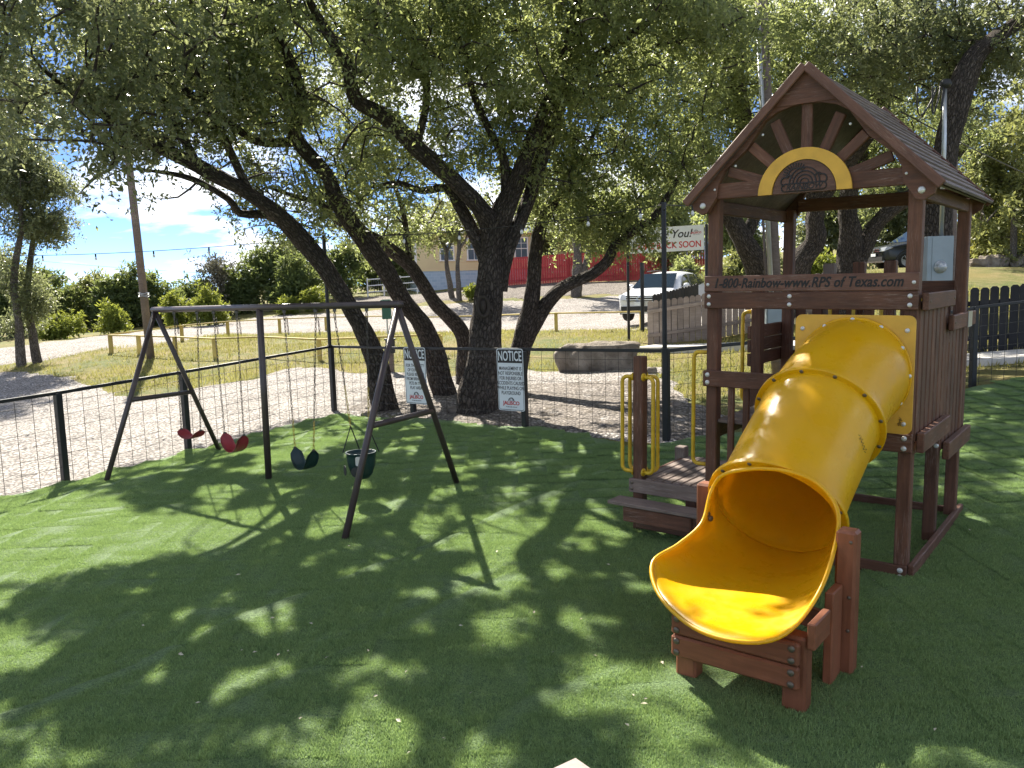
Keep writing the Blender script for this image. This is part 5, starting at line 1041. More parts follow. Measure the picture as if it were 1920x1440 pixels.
# right hand background
for a in [('elm_tree', 'large pale green feathery tree filling the upper right corner', 1900, 470, 95, 330, 30, LEAF_P, 330, .16, .55, 0), ('shrub', 'yellow leaved shrub right of the tower behind the lawn', 1853, 478, 385, 110, 33, LEAF_Y, 130, .13, .4, 0), ('cedar_tree', 'dark tree behind the yellow leaved shrub', 1925, 485, 330, 130, 40, LEAF_D, 150, .2, .6, 0), ('cedar_tree', 'dark shaded tree behind the parked charcoal car', 1690, 470, 300, 190, 42, LEAF_D, 180, .2, .7, 0), ('cedar_tree', 'dark tree glimpsed through the tower middle', 1560, 490, 330, 160, 40, LEAF_D, 150, .2, .7, 0),
          ('cedar_tree', 'leafy green tree behind the left tower post', 1400, 530, 330, 190, 36, LEAF, 190, .17, .6, 0), ('shrub', 'sunlit fern like shrub seen through the tower', 1545, 510, 478, 70, 27, LEAF_L, 60, .12, .3, 0), ('shrub', 'leafy shrub under the banner right of the white car', 1370, 575, 470, 130, 31, LEAF_P, 130, .14, .42, 0), ('shrub', 'shrub with red blossom under the banner', 1288, 545, 478, 60, 35, LEAF, 60, .12, .36, 0),
          ('cedar_tree', 'tall shade tree behind the banner', 1270, 545, 300, 190, 48, LEAF, 190, .2, .75, 0), ('cedar_tree', 'shade tree over the red fence', 1130, 540, 330, 200, 56, LEAF, 190, .22, .8, 0), ('elm_tree', 'pale tree over the roof of the cream house', 985, 545, 350, 170, 62, LEAF_P, 120, .22, .8, 0), ('cedar_tree', 'tree at the left end of the cream house', 745, 560, 420, 120, 58, LEAF, 110, .22, .75, 0)]:
    bushy(a[0], a[1], *a[2:9], a[9], a[10], a[11], 'trees and shrubs behind the lot')
# thin trees before the house and a twin trunk before the red fence
for lab, pts, r in [('thin grey tree before the left house window', [(848, 548, 47), (838, 500, 47), (836, 470, 47), (826, 445, 47), (815, 415, 47)], [.17, .13, .12, .08, .03]), ('thin grey tree between the two house windows', [(861, 545, 46), (858, 500, 46), (861, 460, 46), (856, 430, 46), (850, 395, 46)], [.15, .12, .11, .08, .03]), ('pale twin trunk tree standing before the red fence', [(1080, 540, 44), (1083, 490, 44), (1080, 450, 44), (1070, 410, 44), (1060, 370, 44)], [.30, .25, .2, .14, .05])]:
    P = pl(pts); P[0][2] = hz(P[0][0], P[0][1])-.1; L2 = [(P, r)]
    if 'twin' in lab: L2.append((pl([(1084, 530, 44), (1100, 490, 44), (1112, 440, 44), (1120, 390, 44)]), [.22, .17, .13, .05]))
    else: L2.append((pl([(pts[2][0], pts[2][1]+6, pts[2][2]), (pts[2][0]+12, 450, pts[2][2]), (pts[2][0]+16, 425, pts[2][2])]), [.08, .06, .02]))
    make_tree('slim_tree', lab, L2, [el(pts[-1][0], pts[-1][1], pts[0][2], 2.2, 1.6, 1.4), el(pts[-1][0]+25, pts[-1][1]+25, pts[0][2], 1.6, 1.3, .9)], 'thin trees before the house', 70, 8, 9, .6, .17, LEAF_P if 'twin' not in lab else LEAF, BARKP, False)

# ------------------------------------------------------------------ house, red fence, railings
def build_house():
    Y0 = 56.; a = D(783, 545, Y0); b = D(1010, 540, Y0+3); a[2] = hz(a[0], a[1]); o = Vector(a); e = Vector((b[0]-a[0], b[1]-a[1], 0)); ln = e.length; e.normalize(); n = Vector((e.y, -e.x, 0)); rz = math.atan2(e.y, e.x)
    H = empty('house', tuple(o), rz, 'cream sided house on a blue block base, beyond the oaks', 'house'); sk = 1.35; wl = 2.7; dp = 7.
    mb = MB(); mb.box((ln/2, dp/2, sk/2-.3), (ln, dp, sk+.6)); mb.build('block_base', BLOCK, H)
    mb = MB(); k = 14; prof = []
    for i in range(k): z = sk+wl*i/k; prof += [(-.035, z), (-.012, z+wl/k)]
    V = []
    for x in (0-.04, ln+.04):
        for y, z in prof: V.append((x, y, z))
    m_ = len(prof); mb.add(V, [(i, i+m_, i+1+m_, i+1) for i in range(m_-1)]); mb.box((ln/2, dp/2, sk+wl/2), (ln, dp-.0, wl-.01)); 
    V = [(-.04-.02, y, z) for y, z in [(q[0]*0+0, q[1]) for q in prof]]; mb.build('siding_wall', SIDING, H)
    mb = MB()
    for x in (-.05, ln+.05): mb.box((x, -.03, sk+wl/2), (.14, .10, wl+.02))
    mb.build('corner_trim', WTRIM, H)
    mb = MB(); rh = 1.55; ov = .45
    mb.add([(-ov, -ov, sk+wl-.05), (ln+ov, -ov, sk+wl-.05), (ln+ov, dp/2, sk+wl+rh), (-ov, dp/2, sk+wl+rh), (-ov, dp+ov, sk+wl-.05), (ln+ov, dp+ov, sk+wl-.05), (-ov, -ov, sk+wl-.17), (ln+ov, -ov, sk+wl-.17), (ln+ov, dp+ov, sk+wl-.17), (-ov, dp+ov, sk+wl-.17)],
           [(0, 1, 2, 3), (3, 2, 5, 4), (6, 7, 1, 0), (0, 3, 4, 9, 6), (1, 7, 8, 5, 2), (6, 9, 8, 7)])
    for i in range(24): x = -ov+(ln+2*ov)*i/23; mb.tube([(x, -ov, sk+wl-.03), (x, dp/2, sk+wl+rh+.02)], .03, 4)
    mb.build('roof', ROOFM, H)
    for x in (1.75+.4, 4.1, 6.3, 7.6):
        w, h, zc = .95, 1.5, sk+1.45
        mb = MB()
        for q, d in (((x-w/2, -.06, zc), (.09, .07, h)), ((x+w/2, -.06, zc), (.09, .07, h)), ((x, -.06, zc+h/2), (w+.09, .07, .09)), ((x, -.065, zc-h/2), (w+.18, .10, .08)), ((x, -.06, zc), (w, .05, .06)), ((x, -.055, zc+h/4), (.03, .03, h/2)), ((x, -.055, zc-h/4), (.03, .03, h/2)), ((x, -.055, zc+h/4), (w, .03, .03))): mb.box(q, d)
        f = mb.build('window', WTRIM, H); mb = MB(); mb.box((x, -.04, zc+h/4), (w-.09, .02, h/2-.06)); mb.build('pane', WINDOW, f); mb = MB(); mb.box((x, -.042, zc-h/4), (w-.09, .02, h/2-.06)); mb.build('pane', WINDOW, f)
    # covered wing to the right with dark windows
    mb = MB(); mb.box((ln+5.5, 4.2, sk+wl/2-.3), (11, 5, wl+.9)); mb.build('wing_wall', SIDING, H); mb = MB(); mb.add([(ln+.1, -.2, sk+wl+.0), (ln+11.5, -.2, sk+wl+.0), (ln+11.5, 6.9, sk+wl+1.1), (ln+.1, 6.9, sk+wl+1.1), (ln+.1, -.2, sk+wl-.15), (ln+11.5, -.2, sk+wl-.15)], [(0, 1, 2, 3), (4, 5, 1, 0)]); mb.build('porch_roof', ROOFM, H)
    for x in (1.6, 4.2, 5.8, 8.5):
        mb = MB(); mb.box((ln+x, 1.66, sk+1.5), (1.2, .06, 1.3)); f = mb.build('window', WTRIM, H); mb = MB(); mb.box((ln+x, 1.62, sk+1.5), (1.05, .04, 1.15)); mb.build('pane', WINDOW, f)
    R = empty('deck_railing', tuple(o+e*(ln+.5)+n*.6+Vector((0, 0, .9))), rz, 'white picket deck railing above the red fence', 'railing')
    mb = MB(); mb.box((5.6, 0, 1.05), (11.2, .09, .08)); mb.build('top_rail', WTRIM, R); mb = MB(); mb.box((5.6, 0, .2), (11.2, .07, .08)); mb.build('bottom_rail', WTRIM, R)
    mb = MB(); mb.box((5.6, 0, .62), (.06, .04, .8)); me = mb.mesh('baluster'); me.materials.append(WTRIM)
    for i in range(56): link('baluster', me, R, None, Matrix.Translation((-5.6+i*.2+.1, 0, 0)))
build_house()
def red_fence():
    pts = [D(940, 535, 51), D(1066, 531, 50.6), D(1180, 527, 50.2), D(1265, 524, 49.8), D(1350, 520, 49.4)]; o = pts[0]; z = [hz(p[0], p[1]) for p in pts]; R = empty('red_fence', (o[0], o[1], z[0]), 0, 'solid red board fence on the bank behind the oaks', 'fence')
    for i in range(4):
        a, b = pts[i], pts[i+1]; ln = np.hypot(b[0]-a[0], b[1]-a[1]); e = (b-a)[:2]/ln; ht = 1.75; mb = MB(); n = int(ln/.145); rot = Matrix.Rotation(math.atan2(e[1], e[0]), 3, 'Z')
        for k in range(n):
            t = (k+.5)/n; p = a[:2]+(b-a)[:2]*t; zz = z[i]+(z[i+1]-z[i])*t; mb.box((p[0]-o[0], p[1]-o[1], zz-z[0]+ht/2+random.uniform(-.01, .01)), (ln/n-.012, .022, ht), rot)
        for h in (.35, 1.05):
            mb.tube([(a[0]-o[0], a[1]-.03-o[1], z[i]-z[0]+h), (b[0]-o[0], b[1]-.03-o[1], z[i+1]-z[0]+h)], .03, 4)
        mb.build('board_panel', RED_F, R)
    for p, zz in zip(pts, z): board(R, 'post', (p[0]-o[0], p[1]-o[1]-.06, zz-z[0]-.2), (p[0]-o[0], p[1]-o[1]-.06, zz-z[0]+1.85), .11, .11, RED_F, (1, 0, 0))
red_fence()
def pipe_gate():
    a = D(690, 556, 53); b = D(783, 552, 53); za, zb = hz(a[0], a[1]), hz(b[0], b[1]); R = empty('pipe_gate', (a[0], a[1], za), 0, 'white pipe and mesh gate left of the house', 'gate'); ln = b[0]-a[0]
    for h in (.35, .75, 1.15):
        mb = MB(); mb.tube([(0, 0, h), (ln, 0, zb-za+h)], .035, 6); mb.build('rail', WTRIM, R)
    for t in (0, .33, .66, 1.): mb = MB(); mb.tube([(ln*t, 0, -.1), (ln*t, 0, 1.25+(zb-za)*t)], .05, 6); mb.build('post', WTRIM, R)
    mb = MB()
    for i in range(24): mb.tube([(ln*i/23, .02, .1), (ln*i/23, .02, 1.1)], .008, 3)
    mb.build('wire_mesh', GALV, R)
pipe_gate()

# ------------------------------------------------------------------ picket fences
def pickets(name, label, pts, mat, ht, zoff=0., pw=.138, gap=.010, group=None, sunk=.05, back=True, rail=None):
    o = np.array(pts[0]); z0 = hz(o[0], o[1])+zoff; R = empty(name, (o[0], o[1], z0), 0, label, 'fence', group); poly = [(-pw/2, 0), (pw/2, 0), (pw/2, ht-.04), (pw/2-.035, ht), (-pw/2+.035, ht), (-pw/2, ht-.04)]
    mb = MB(); mb.prism(poly, Matrix(((1, 0, 0, 0), (0, 0, -1, 0), (0, 1, 0, 0), (0, 0, 0, 1))), .018); me = mb.mesh('picket'); me.materials.append(mat)
    me.transform(Matrix.Rotation(math.pi/2, 4, 'Y') @ Matrix.Identity(4)) if False else None
    for a, b in zip(pts[:-1], pts[1:]):
        a = np.array(a); b = np.array(b); ln = np.hypot(*(b-a)); e = (b-a)/ln; n = int(ln/(pw+gap)); rz = math.atan2(e[1], e[0])
        for k in range(n):
            p = a+e*(k+.5)*ln/n; zz = hz(p[0], p[1])+zoff; link('picket', me, R, None, Matrix.Translation((p[0]-o[0], p[1]-o[1], zz-z0+random.uniform(-.012, .006)-.02)) @ Matrix.Rotation(rz+random.uniform(-.01, .01), 4, 'Z') @ Matrix.Rotation(random.uniform(-.006, .006), 4, 'Y'))
        nn = np.array([-e[1], e[0]])*.04
        for h in (.25, ht-.3):
            za, zb = hz(*a)+zoff, hz(*b)+zoff; board(R, 'rail', (a[0]-o[0]+nn[0], a[1]-o[1]+nn[1], za-z0+h), (b[0]-o[0]+nn[0], b[1]-o[1]+nn[1], zb-z0+h), .09, .04, mat)
    return R
ga = GT(1214, 649)[:2]; gb = GT(1330, 642)[:2]; gb = ga+(gb-ga)
dgx = np.array([.985, -.17]); g1 = ga+dgx*4.4
pickets('picket_enclosure', 'weathered grey picket enclosure before the white car', [g1, ga], W_GREY, 1.17)
gback = ga+np.array([.35, 3.2]); pickets('picket_enclosure', 'far dark side of the picket enclosure, its jagged top before the white car', [ga+np.array([.2, .3]), ga+np.array([1.75, 1.9])], W_BLACK, 1.30)
pf = [D(1740, 664, 14.9)[:2], D(1870, 664, 14.5)[:2], D(2060, 668, 13.9)[:2]]
pickets('picket_fence', 'black stained dog eared picket fence at the right edge', pf, W_BLACK, 1.17, 0, .137, .013)

# ------------------------------------------------------------------ yellow parking barriers
def barrier(label, pts, ht=.55, gap_posts=None):
    P = [GT(*p) for p in pts]; o = P[0]; R = empty('parking_barrier', tuple(o), 0, label, 'barrier', 'yellow parking barriers')
    for p in P: board(R, 'post', (p[0]-o[0], p[1]-o[1], p[2]-o[2]-.1), (p[0]-o[0], p[1]-o[1], p[2]-o[2]+ht), .11, .10, W_YEL, (1, 0, 0))
    for a, b in zip(P[:-1], P[1:]): board(R, 'rail', (a[0]-o[0], a[1]-o[1]-.02, a[2]-o[2]+ht+.02), (b[0]-o[0], b[1]-o[1]-.02, b[2]-o[2]+ht+.02), .10, .045, W_YEL, (0, 1, 0))
barrier('near yellow timber barrier on the lawn behind the swing chains', [(209, 662), (262, 664), (330, 667), (404, 672), (493, 668), (600, 676), (710, 672), (827, 668)])
barrier('far yellow timber barrier beside the drive, left of the oaks', [(209, 660), (342, 640), (428, 630), (525, 624), (612, 620), (688, 618), (800, 618)])
barrier('yellow timber barrier before the white car', [(800, 622), (900, 620), (1043, 620), (1203, 619)])

# ------------------------------------------------------------------ poles
def pole(name, label, pts, r0, r1, mat, extra=None):
    b = Vector(pts[0]); R = empty(name, tuple(b), 0, label, 'pole'); mb = MB(); k = len(pts); mb.tube([Vector(p)-b for p in pts], [r0+(r1-r0)*i/(k-1) for i in range(k)], 14); mb.build('shaft', mat, R, None, True); return R, b
g = GT(283, 671); t = D(231, 210, g[1]); R, b = pole('utility_pole', 'leaning brown timber utility pole on the lawn at left', [g-np.array([0, 0, .2]), g+(t-g)*.5, t], .118, .10, W_POLE)
mb = MB(); q = D(270, 556, g[1])
for k in range(3): mb.tube([tuple(q-np.array(b)+np.array([.155*math.cos(a), .155*math.sin(a), .05*k+.02*math.sin(a*3+k)])) for a in np.linspace(0, 2*math.pi, 14)[:-1]], .012, 4, True, True)
mb.build('wire_wrap', GALV, R)
g = D(1462, 640, 14.4); g[2] = hz(g[0], g[1]); t = D(1424, -60, g[1]); R, b = pole('service_pole', 'dark timber service pole with grey conduit left of the tower roof', [g-np.array([0, 0, .2]), (g+t)/2, t], .115, .10, W_POLE)
g2 = D(1449, 600, g[1]-.15); t2 = D(1420, 20, g[1]-.15); mb = MB(); mb.tube([Vector(g2)-b, Vector((g2+t2)/2)-b, Vector(t2)-b], .042, 10); mb.build('conduit', GALV, R, None, True)
mb = MB(); mb.tube([Vector(g2+np.array([-.09, 0, 0]))-b, Vector((g2+t2)/2+np.array([-.075, 0, 0]))-b], .022, 8); mb.build('conduit', W_POLE, R, None, True)
mb = MB(); q = D(1450, 590, g[1]-.3); mb.box(Vector(q)-b, (.30, .2, .62)); mb.box(Vector(q)-b+Vector((0, -.11, .03)), (.26, .02, .5)); mb.build('cabinet', GREYP, R)
gm = np.array(D(1781, 600, 13.75)); gm[2] = hz(gm[0], gm[1]); tm = D(1786, 190, 13.75); R, b = pole('meter_pole', 'brown timber pole carrying the grey electric meter box', [gm-np.array([0, 0, .2]), (gm+tm)/2, tm], .10, .09, W_POLE)
mc = Vector(D(1757, 496, 12.75))-b; 
mb = MB(); mb.prism(rrect(.40, .86, .012, 2), Matrix(((1, 0, 0, mc.x), (0, 0, -1, mc.y+.09), (0, 1, 0, mc.z), (0, 0, 0, 1))), .18); mb.box(mc+Vector((.03, -.093, 0)), (.32, .008, .82)); bx = mb.build('meter_box', GREYP, R)
mb = MB(); mb.lathe([(.085, 0), (.09, .02), (.078, .025), (.075, .06), (.06, .085), (0, .095)], frame_to(mc+Vector((.0, -.095, -.04)), (0, -1, 0)), 18); mb.build('meter_dial', LAMPG, bx, None, True); mb = MB(); mb.lathe([(.098, 0), (.098, .018), (.082, .022)], frame_to(mc+Vector((.0, -.0945, -.04)), (0, -1, 0)), 18); mb.build('meter_ring', GALV, bx, None, True)
mb = MB(); mb.tube([mc+Vector((.05, 0, .43)), mc+Vector((.05, 0, 1.9)), mc+Vector((.03, .0, 2.65))], .032, 10); mb.build('conduit', GALV, R, None, True)
mb = MB(); hp = mc+Vector((.03, -.02, 2.68)); mb.lathe([(.0, .09), (.07, .07), (.09, .0), (.06, -.05), (0, -.05)], Matrix.Translation(hp), 12); mb.build('weatherhead', DARKP, R, None, True)
mb = MB()
for dx, w, h in ((-.30, .22, .42), (-.12, .10, .40), (.02, .09, .36)): mb.tube([tuple(hp+Vector((-.05+dx*t_, 0, -.02))+Vector((dx*.3-w*.4*math.sin(t_*math.pi), -.03, -h*math.sin(t_*math.pi)**.8))) for t_ in np.linspace(0, 1, 14)], .013, 6)
mb.build('service_loop', DARKP, R, None, True)
def cable(label, a, b, sag, r=.01):
    a = np.array(a); b = np.array(b); mb = MB(); mb.tube([tuple(a*0+(b-a)*t+np.array([0, 0, -4*sag*t*(1-t)])) for t in np.linspace(0, 1, 16)], r, 5); o = mb.build('overhead_cable', DARKP); o.location = tuple(a); tag(o, label, 'cable')
cable('black overhead cable sloping down right from the meter pole', D(1690, 210, 13.3), D(2060, 380, 24), .1, .012)
cable('thin overhead wire in the sky left of the utility pole', D(-60, 476, 60), D(600, 520, 70), .3, .009)

# ------------------------------------------------------------------ banner
def banner():
    e = Vector((.985, -.17, 0)).normalized(); n = Vector((e.y, -e.x, 0)); Y = 22.; r = Vector(D(1320, 446, Y)); w, h = 1.95, .66; zb = hz(r.x, r.y); R = empty('banner_sign', (r.x, r.y, zb), 0, 'white banner thanking visitors on two black posts beyond the fence', 'sign'); c = Vector((0, 0, r.z-zb))-e*(w/2)
    M = Matrix(((e.x, 0, n.x, c.x), (e.y, 0, n.y, c.y), (0, 1, 0, c.z), (0, 0, 0, 1))) @ Matrix.Rotation(.02, 4, 'Z')
    for s in (-1, 1): board(R, 'post', e*(s*w/2-w/2+s*.06)+Vector((0, 0, -.2)), e*(s*w/2-w/2+s*.06)+Vector((0, 0, r.z-zb+h/2+.03)), .07, .07, BLACKP, (1, 0, 0))
    mb = MB(); mb.box((0, 0, -.004), (w, h, .008)); mb.build('panel', WHITE, R, M)
    me = text_mesh('Thank You!', .30, .001, .012, .3, .95); me.materials.append(SIGNK); link('lettering', me, R, None, M @ Matrix.Translation((-.02, .12, .003)))
    me = text_mesh('COME BACK SOON', .235, .001, .016, 0, 1.); xs = [v.co.x for v in me.vertices]; k = (w-.16)/(max(xs)-min(xs)); me.transform(Matrix.Diagonal((k, 1, 1, 1))); me.materials.append(SIGNR); link('lettering', me, R, None, M @ Matrix.Translation((0, -.17, .003)))
    logo(R, M @ Matrix.Translation((w/2-.2, .13, .003)), .9)
banner()
g = GT(1205, 622); mb = MB(); mb.tube([(0, 0, -.1), (0, 0, D(1206, 492, g[1])[2]-g[2])], .06, 10); o = tag(mb.build('steel_post', BLACKP), 'black steel post standing right in front of the white car', 'post'); o.location = tuple(g)
# dog waste station and a small box on a post
g = GT(727, 628); R = empty('waste_station', tuple(g), 0, 'small green waste bag box on a grey post left of the oaks', 'waste box'); mb = MB(); mb.tube([(0, 0, -.1), (0, 0, 1.25)], .03, 8); mb.build('post', GALV, R); mb = MB(); mb.prism(rrect(.32, .72, .03, 2), Matrix(((1, 0, 0, .02), (0, 0, -1, -.03), (0, 1, 0, .95), (0, 0, 0, 1))), .2); mb.box((.02, -.24, 1.27), (.36, .3, .03)); mb.build('box', GREENP, R)
g = GT(735, 700); R = empty('post_box', tuple(g), 0, 'small dark box on a timber post behind the leaning oak', 'box'); board(R, 'post', (0, 0, -.1), (0, 0, .75), .1, .1, W_POLE, (1, 0, 0)); mb = MB(); mb.box((0, -.06, .62), (.2, .14, .30)); mb.box((0, -.06, .79), (.25, .2, .03)); mb.build('box', DARKP, R)
a = GT(640, 672); b_ = GT(880, 652); 
# ------------------------------------------------------------------ rocks
def rock(name, label, c, d, seed, mat=ROCK, cat='boulder', group=None, rz=0.):
    r = np.random.default_rng(seed); n1, n2 = 34, 20; V = []
    for i in range(n2+1):
        for j in range(n1):
            th = math.pi*i/n2; ph = 2*math.pi*j/n1; p = np.array([math.sin(th)*math.cos(ph), math.sin(th)*math.sin(ph), math.cos(th)]); q = np.sign(p)*np.abs(p)**.6; V.append(q)
    V = np.array(V); k = 1+.0*V[:, 0]
    for s in range(7):
        w = r.normal(size=3)*2.2; k += .05*np.sin(V@w*1.3+r.random()*6)
    for s in range(5):
        w = unit(r.normal(size=3)); dd = V@w; lim = .72+.2*r.random(); V = V-np.outer(np.maximum(0, dd-lim), w)*.85
    V = V*(k+.045*np.sin(V@np.array([7.1, 5.3, 9.7]))*np.sin(V@np.array([-4.3, 8.1, 6.2])+1))[:, None]*np.array(d)/2; V[:, 2] += d[2]*.30; i = np.arange(n2)[:, None]*n1; j = np.arange(n1)[None, :]
    Fq = np.stack([i+j, i+n1+j, i+n1+(j+1) % n1, i+(j+1) % n1], -1).reshape(-1, 4); o = link(name, np_mesh(name, V, Fq, smooth=True), None, mat); o.location = c; o.rotation_euler = (0, 0, rz); return tag(o, label, cat, group)
c = (GT(1048, 702)+GT(1210, 692))/2; rock('boulder', 'long flat limestone boulder behind the wire fence', tuple(c+np.array([0, .3, -.05])), (1.75, .85, .84), 3, rz=-.12)
for x, y, s, lab in ((857, 776, .2, 'small stone at the foot of the thick oak'), (1220, 703, .22, 'small pale stone right of the long boulder'), (690, 783, .16, 'dark stone beside the corner fence post'), (1268, 765, .14, 'small stone behind the right fence corner post')): rock('stone', lab, tuple(GT(x, y)), (s*1.3, s, s*.8), int(x), cat='stone')
for i in range(8): 
    c = D(1832+i*22, 500-i*.6, 30); c[2] = hz(c[0], c[1]); rock('border_rock', 'rough border rock edging the upper lawn, %s from the tower' % ('nearest', 'second', 'third', 'fourth', 'fifth', 'sixth', 'seventh', 'eighth')[i], tuple(c), (.55, .5, .38+.1*(i % 3)), 50+i, cat='rock', group='rocks edging the upper lawn')

# ------------------------------------------------------------------ cars
def build_car(name, label, loc, rz, paint, ht=1.66, ln=4.43, wd=1.80):
    C = empty(name, tuple(loc), rz, label, 'car'); hl = ln/2
    # stations along x (front = +x): x, sill z, belt z, roof z, half width low, half width belt, half width roof
    S = [(hl, .42, .72, .74, .55, .60, .50), (hl-.06, .32, .82, .86, .74, .78, .60), (hl-.30, .26, .90, .95, .86, .86, .68), (hl-.85, .24, .98, 1.03, .90, .88, .70), (hl-1.18, .24, 1.03, 1.10, .90, .89, .70), (hl-1.75, .24, 1.06, 1.50, .90, .89, .63), (hl-2.05, .24, 1.07, 1.60, .90, .89, .62), (hl-2.7, .24, 1.09, ht, .90, .89, .62), (hl-3.4, .24, 1.11, 1.63, .90, .88, .60), (hl-3.95, .25, 1.13, 1.55, .88, .86, .57), (hl-4.25, .30, 1.10, 1.30, .84, .82, .56), (-hl, .42, .95, 1.02, .74, .76, .56)]
    def sec(s):
        x, zs, zb, zr, wl, wb, wr = s; return [(x, y, z) for y, z in ((0, zs), (wl*.92, zs), (wl, zs+.12), (wl+.01, (zs+zb)/2), (wb, zb), (wb*.35+wr*.65, zb+(zr-zb)*.72), (wr*.9, zr-.012), (0, zr+.012))]
    V = []; Fs = []; n = 14
    for s in S:
        h = sec(s); ringp = h+[(x, -y, z) for x, y, z in h[-2:0:-1]]; V += ringp
    for i in range(len(S)-1):
        for j in range(n): Fs.append((i*n+j, (i+1)*n+j, (i+1)*n+(j+1) % n, i*n+(j+1) % n))
    Fs += [tuple(range(n)), tuple(range((len(S)-1)*n, len(S)*n))[::-1]]
    mb = MB(); mb.add(V, Fs); body = mb.build('body', paint, C, None, True); md = body.modifiers.new('smooth', 'SUBSURF'); md.levels = md.render_levels = 2
    sx = wd/1.80
    def quad(name, pts, mat, parent=C, th=.01):
        mb = MB(); P = [Vector(p) for p in pts]; nrm = (P[1]-P[0]).cross(P[-1]-P[0]).normalized(); k = len(P); mb.add(P+[p+nrm*th for p in P], [tuple(range(k))[::-1], tuple(range(k, 2*k))]+[(i, (i+1) % k, k+(i+1) % k, k+i) for i in range(k)]); return mb.build(name, mat, parent)
    f = hl
    # windscreen and rear glass
    for nm, xa, za, xb, zb_, w0, w1 in (('windscreen', f-1.10, 1.13, f-1.80, 1.56, .74, .60),):
        quad(nm, [(xa, -w0, za-.03), (xa, w0, za-.03), (xb, w1, zb_), (xb, -w1, zb_)], GLASS, C, .02)
    quad('rear_window', [(-hl+.17, .60, 1.14), (-hl+.17, -.60, 1.14), (-hl+.44, -.53, 1.50), (-hl+.44, .53, 1.50)], GLASS, C, .03)
    for s in (-1, 1):
        def win(nm, pts): 
            P = [(x, s*(y), z) for x, y, z in pts]; quad(nm, P if s > 0 else P[::-1], GLASS, C, .012)
        yb, yt = .865, .69
        win('side_window', [(f-1.55, yb, 1.12), (f-2.02, yt+.03, 1.50), (f-2.42, yt, 1.54), (f-2.42, yb, 1.13)][::-1]); win('side_window', [(f-2.50, yb, 1.13), (f-2.50, yt, 1.54), (f-3.22, yt, 1.53), (f-3.30, yb, 1.15)][::-1]); win('side_window', [(f-3.38, yb-.005, 1.16), (f-3.32, yt, 1.52), (f-3.78, yt-.02, 1.46), (f-3.88, yb-.03, 1.22)][::-1])
        mb = MB(); mb.lathe([(.02, -.10), (.07, -.08), (.09, 0), (.07, .08), (.02, .10)], frame_to((f-1.62, s*1.0, 1.15), (0, 1, 0)), 12); mb.box((f-1.60, s*.92, 1.11), (.05, .10, .04)); mb.build('wing_mirror', paint, C, None, True)
        quad('headlight', [(f+.03, s*.46, .72), (f-.03, s*.70, .73), (f-.30, s*.87, .86), (f-.16, s*.68, .91), (f-.02, s*.46, .87)][::s], LAMPG, C, .03)
        quad('tail_light', [(-hl+.02, s*.62, .90), (-hl+.06, s*.80, .90), (-hl+.10, s*.80, 1.12), (-hl+.06, s*.62, 1.12)][::-s], TAIL, C, .03)
        mb = MB(); mb.tube([(f-2.05, s*.60, 1.655), (f-2.9, s*.61, 1.70), (f-3.7, s*.58, 1.645)], .016, 6); mb.build('roof_rail', DARKP, C)
        for x in (f-2.55, f-3.2): mb = MB(); mb.box((x, s*.90, 1.0), (.16, .03, .025)); mb.build('door_handle', paint, C)
        for x in (f-.88, -hl+.86):
            M = frame_to((x, s*.80, .34), (0, s, 0)); mb = MB(); mb.lathe([(.22, -.10), (.32, -.11), (.345, -.06), (.345, .05), (.32, .095), (.24, .10), (.22, .05)], M, 28); w = mb.build('wheel', TYRE, C, None, True)
            mb = MB(); mb.lathe([(.24, .06), (.24, .092), (.215, .092), (.205, .05), (.0, .04)], M, 24)
            for k in range(5):
                a = 2*math.pi*k/5
                for da in (-.16, .16): mb.tube([M @ Vector((.04*math.cos(a), .04*math.sin(a), .085)), M @ Vector((.225*math.cos(a+da), .225*math.sin(a+da), .085))], .018, 4)
            mb.build('rim', ALLOY, w); mb = MB(); mb.tube([(x+.40*math.cos(a), s*.885, .34+.40*math.sin(a)) for a in np.linspace(-.25, math.pi+.25, 16)], .045, 6); mb.build('wheel_arch', DARKP, C, None, True)
    mb = MB(); mb.box((f+.02, 0, .775), (.07, .92, .17)); g_ = mb.build('grille', DARKP, C)
    for z in (.815, .735): mb = MB(); mb.box((f+.062, 0, z), (.02, .92, .026)); mb.build('chrome_bar', CHROME, g_)
    mb = MB(); mb.tube([(f+.075, .075*math.cos(a), .775+.075*math.sin(a)) for a in np.linspace(0, 2*math.pi, 20)[:-1]], .008, 5, True, True)
    mb.tube([(f+.075, -.03, .835), (f+.075, -.008, .79), (f+.075, .008, .79), (f+.075, .03, .835)], .006, 4); mb.tube([(f+.075, -.062, .80), (f+.075, -.03, .715), (f+.075, 0, .775), (f+.075, .03, .715), (f+.075, .062, .80)], .006, 4); mb.build('emblem', CHROME, g_)
    mb = MB(); mb.box((f+.0, 0, .43), (.10, 1.30, .18)); mb.build('lower_grille', DARKP, C); mb = MB(); mb.box((f-.02, 0, .315), (.10, 1.35, .06)); mb.build('skid_plate', ALLOY, C); mb = MB(); mb.box((f+.055, 0, .60), (.02, .34, .12)); mb.build('number_plate', WHITE, C)
    return C
p1 = D(1247, 590, 28.6); build_car('parked_car', 'white compact SUV parked nose out on the gravel beyond the barrier', (p1[0], p1[1], hz(p1[0], p1[1])), math.radians(238), CARW)
p2 = D(1733, 507, 34.5); build_car('parked_car', 'charcoal SUV parked on the upper lawn behind the tower', (p2[0], p2[1], hz(p2[0], p2[1])-.02), math.radians(186), CARD)

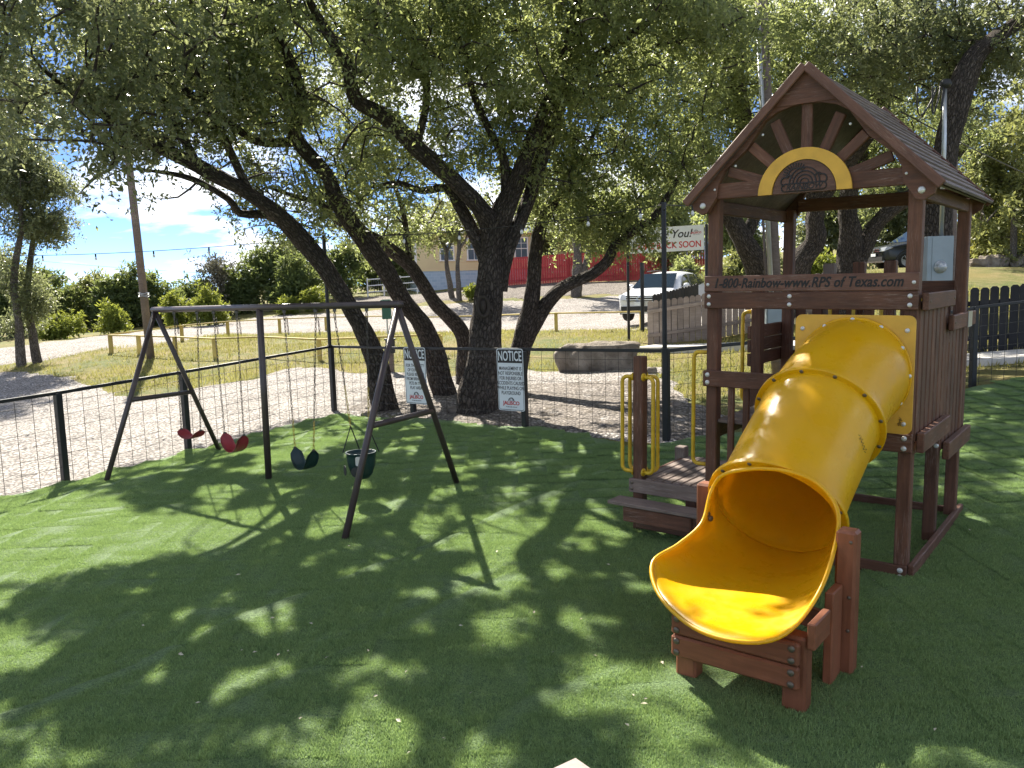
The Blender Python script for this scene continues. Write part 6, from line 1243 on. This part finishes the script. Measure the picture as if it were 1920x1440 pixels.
# ------------------------------------------------------------------ rough grass standing on the lawn
def lawn_grass():
    n = 150000; X = RNG.uniform(-17, 13, n); Y = 12.5+RNG.random(n)**1.3*21; ok = (np.abs(X) < Y*.72+1) & (X > -.95*Y); X, Y = X[ok], Y[ok]; k = vnoise(X, Y, .8, 81)*.6+vnoise(X, Y, 3., 83)*.4
    keep = RNG.random(len(X)) < np.clip((k-.28)*2.4, .05, 1)
    for nm, soft in (('turf', 0), ('gravel_bed', .1), ('litter_bed', .1), ('gravel_lot', .2)): keep &= (sdist(X, Y, POLY[nm])+(vnoise(X, Y, 1.3, 3)-.5)*.5 > -soft*vnoise(X, Y, 2., 9)) 
    X, Y = X[keep], Y[keep]; m_ = len(X); Z = H_(X, Y)+bumps(X, Y)-.03; h = .045+.07*RNG.random(m_)*(.5+vnoise(X, Y, 1.1, 85)); a = RNG.random(m_)*6.28; w = .006+.010*RNG.random(m_); lx = RNG.normal(0, .5, m_)*h; ly = RNG.normal(0, .5, m_)*h
    V = np.stack([np.c_[X-np.cos(a)*w, Y-np.sin(a)*w, Z], np.c_[X+np.cos(a)*w, Y+np.sin(a)*w, Z], np.c_[X+lx, Y+ly, Z+.03+h]], 1).reshape(-1, 3); me = np_mesh('lawn_grass', V, np.arange(3*m_).reshape(-1, 3), {'rnd': ('FACE', np.clip(RNG.normal(.5, .3, m_)+(vnoise(X, Y, .35, 87)-.5)*.9, 0, 1))}); tag(link('lawn_grass', me, None, LGRASS), 'short dry yellow green grass blades on the lawn', 'grass', None, 'stuff')
LGRASS = mk_leaf('lawn blade', (.11, .15, .035), (.36, .30, .11), (.42, .40, .12), .4, .6, .2)
lawn_grass()
# ------------------------------------------------------------------ near post at the bottom edge
pw = np.array(G(1066, 1418, 1.02)); R = empty('near_post', (pw[0], pw[1]-.10, 0), 0, 'bleached timber post top poking in at the bottom edge', 'post'); board(R, 'shaft', (0, 0, 0), (0, 0, 1.0), .135, .135, W_PALE, (math.cos(.62), math.sin(.62), 0), .008); board(R, 'cap', (0, 0, .995), (0, 0, 1.02), .145, .145, W_PALE, (math.cos(.62), math.sin(.62), 0), .006)
# ------------------------------------------------------------------ fallen leaves on the turf
FLF = plain('fallen leaf', (.55, .50, .38), .7, 0, .3, .3, 20)
def leaf_me():
    mb = MB(); mb.add([(0, 0, 0), (.018, .010, .004), (.045, 0, .001), (.018, -.010, .005)], [(0, 1, 2), (0, 2, 3)]); me = mb.mesh('fallen_leaf'); me.materials.append(FLF); return me
lm_ = leaf_me()
for x, y in [(335, 1233), (345, 1234), (455, 1220), (473, 1226), (520, 1236), (580, 1173), (515, 1162), (560, 1350), (377, 1325), (880, 1306), (752, 1360), (690, 1224), (1180, 1366), (1207, 1318), (1215, 1325), (1186, 1303), (1240, 1245), (932, 1038), (905, 1218), (1040, 1225), (860, 1176), (1092, 1163), (828, 1393), (772, 1410), (1144, 1063), (652, 1026), (390, 1206), (266, 1172), (442, 1082), (1755, 1370), (1615, 1255), (1818, 993), (1636, 1090), (540, 1228), (610, 1240), (925, 940), (760, 1265), (1000, 1150), (1110, 1228), (700, 1310)]:
    p = GT(x, y, .066); o = link('fallen_leaf', lm_); s = random.uniform(.45, .9); o.matrix_local = Matrix.Translation(p) @ Matrix.Rotation(random.uniform(0, 6.28), 4, 'Z') @ Matrix.Rotation(random.uniform(-.5, .5), 4, 'X') @ Matrix.Scale(s, 4); tag(o, 'tiny dry fallen oak leaf lying on the turf', 'leaf', 'fallen leaves on the turf')
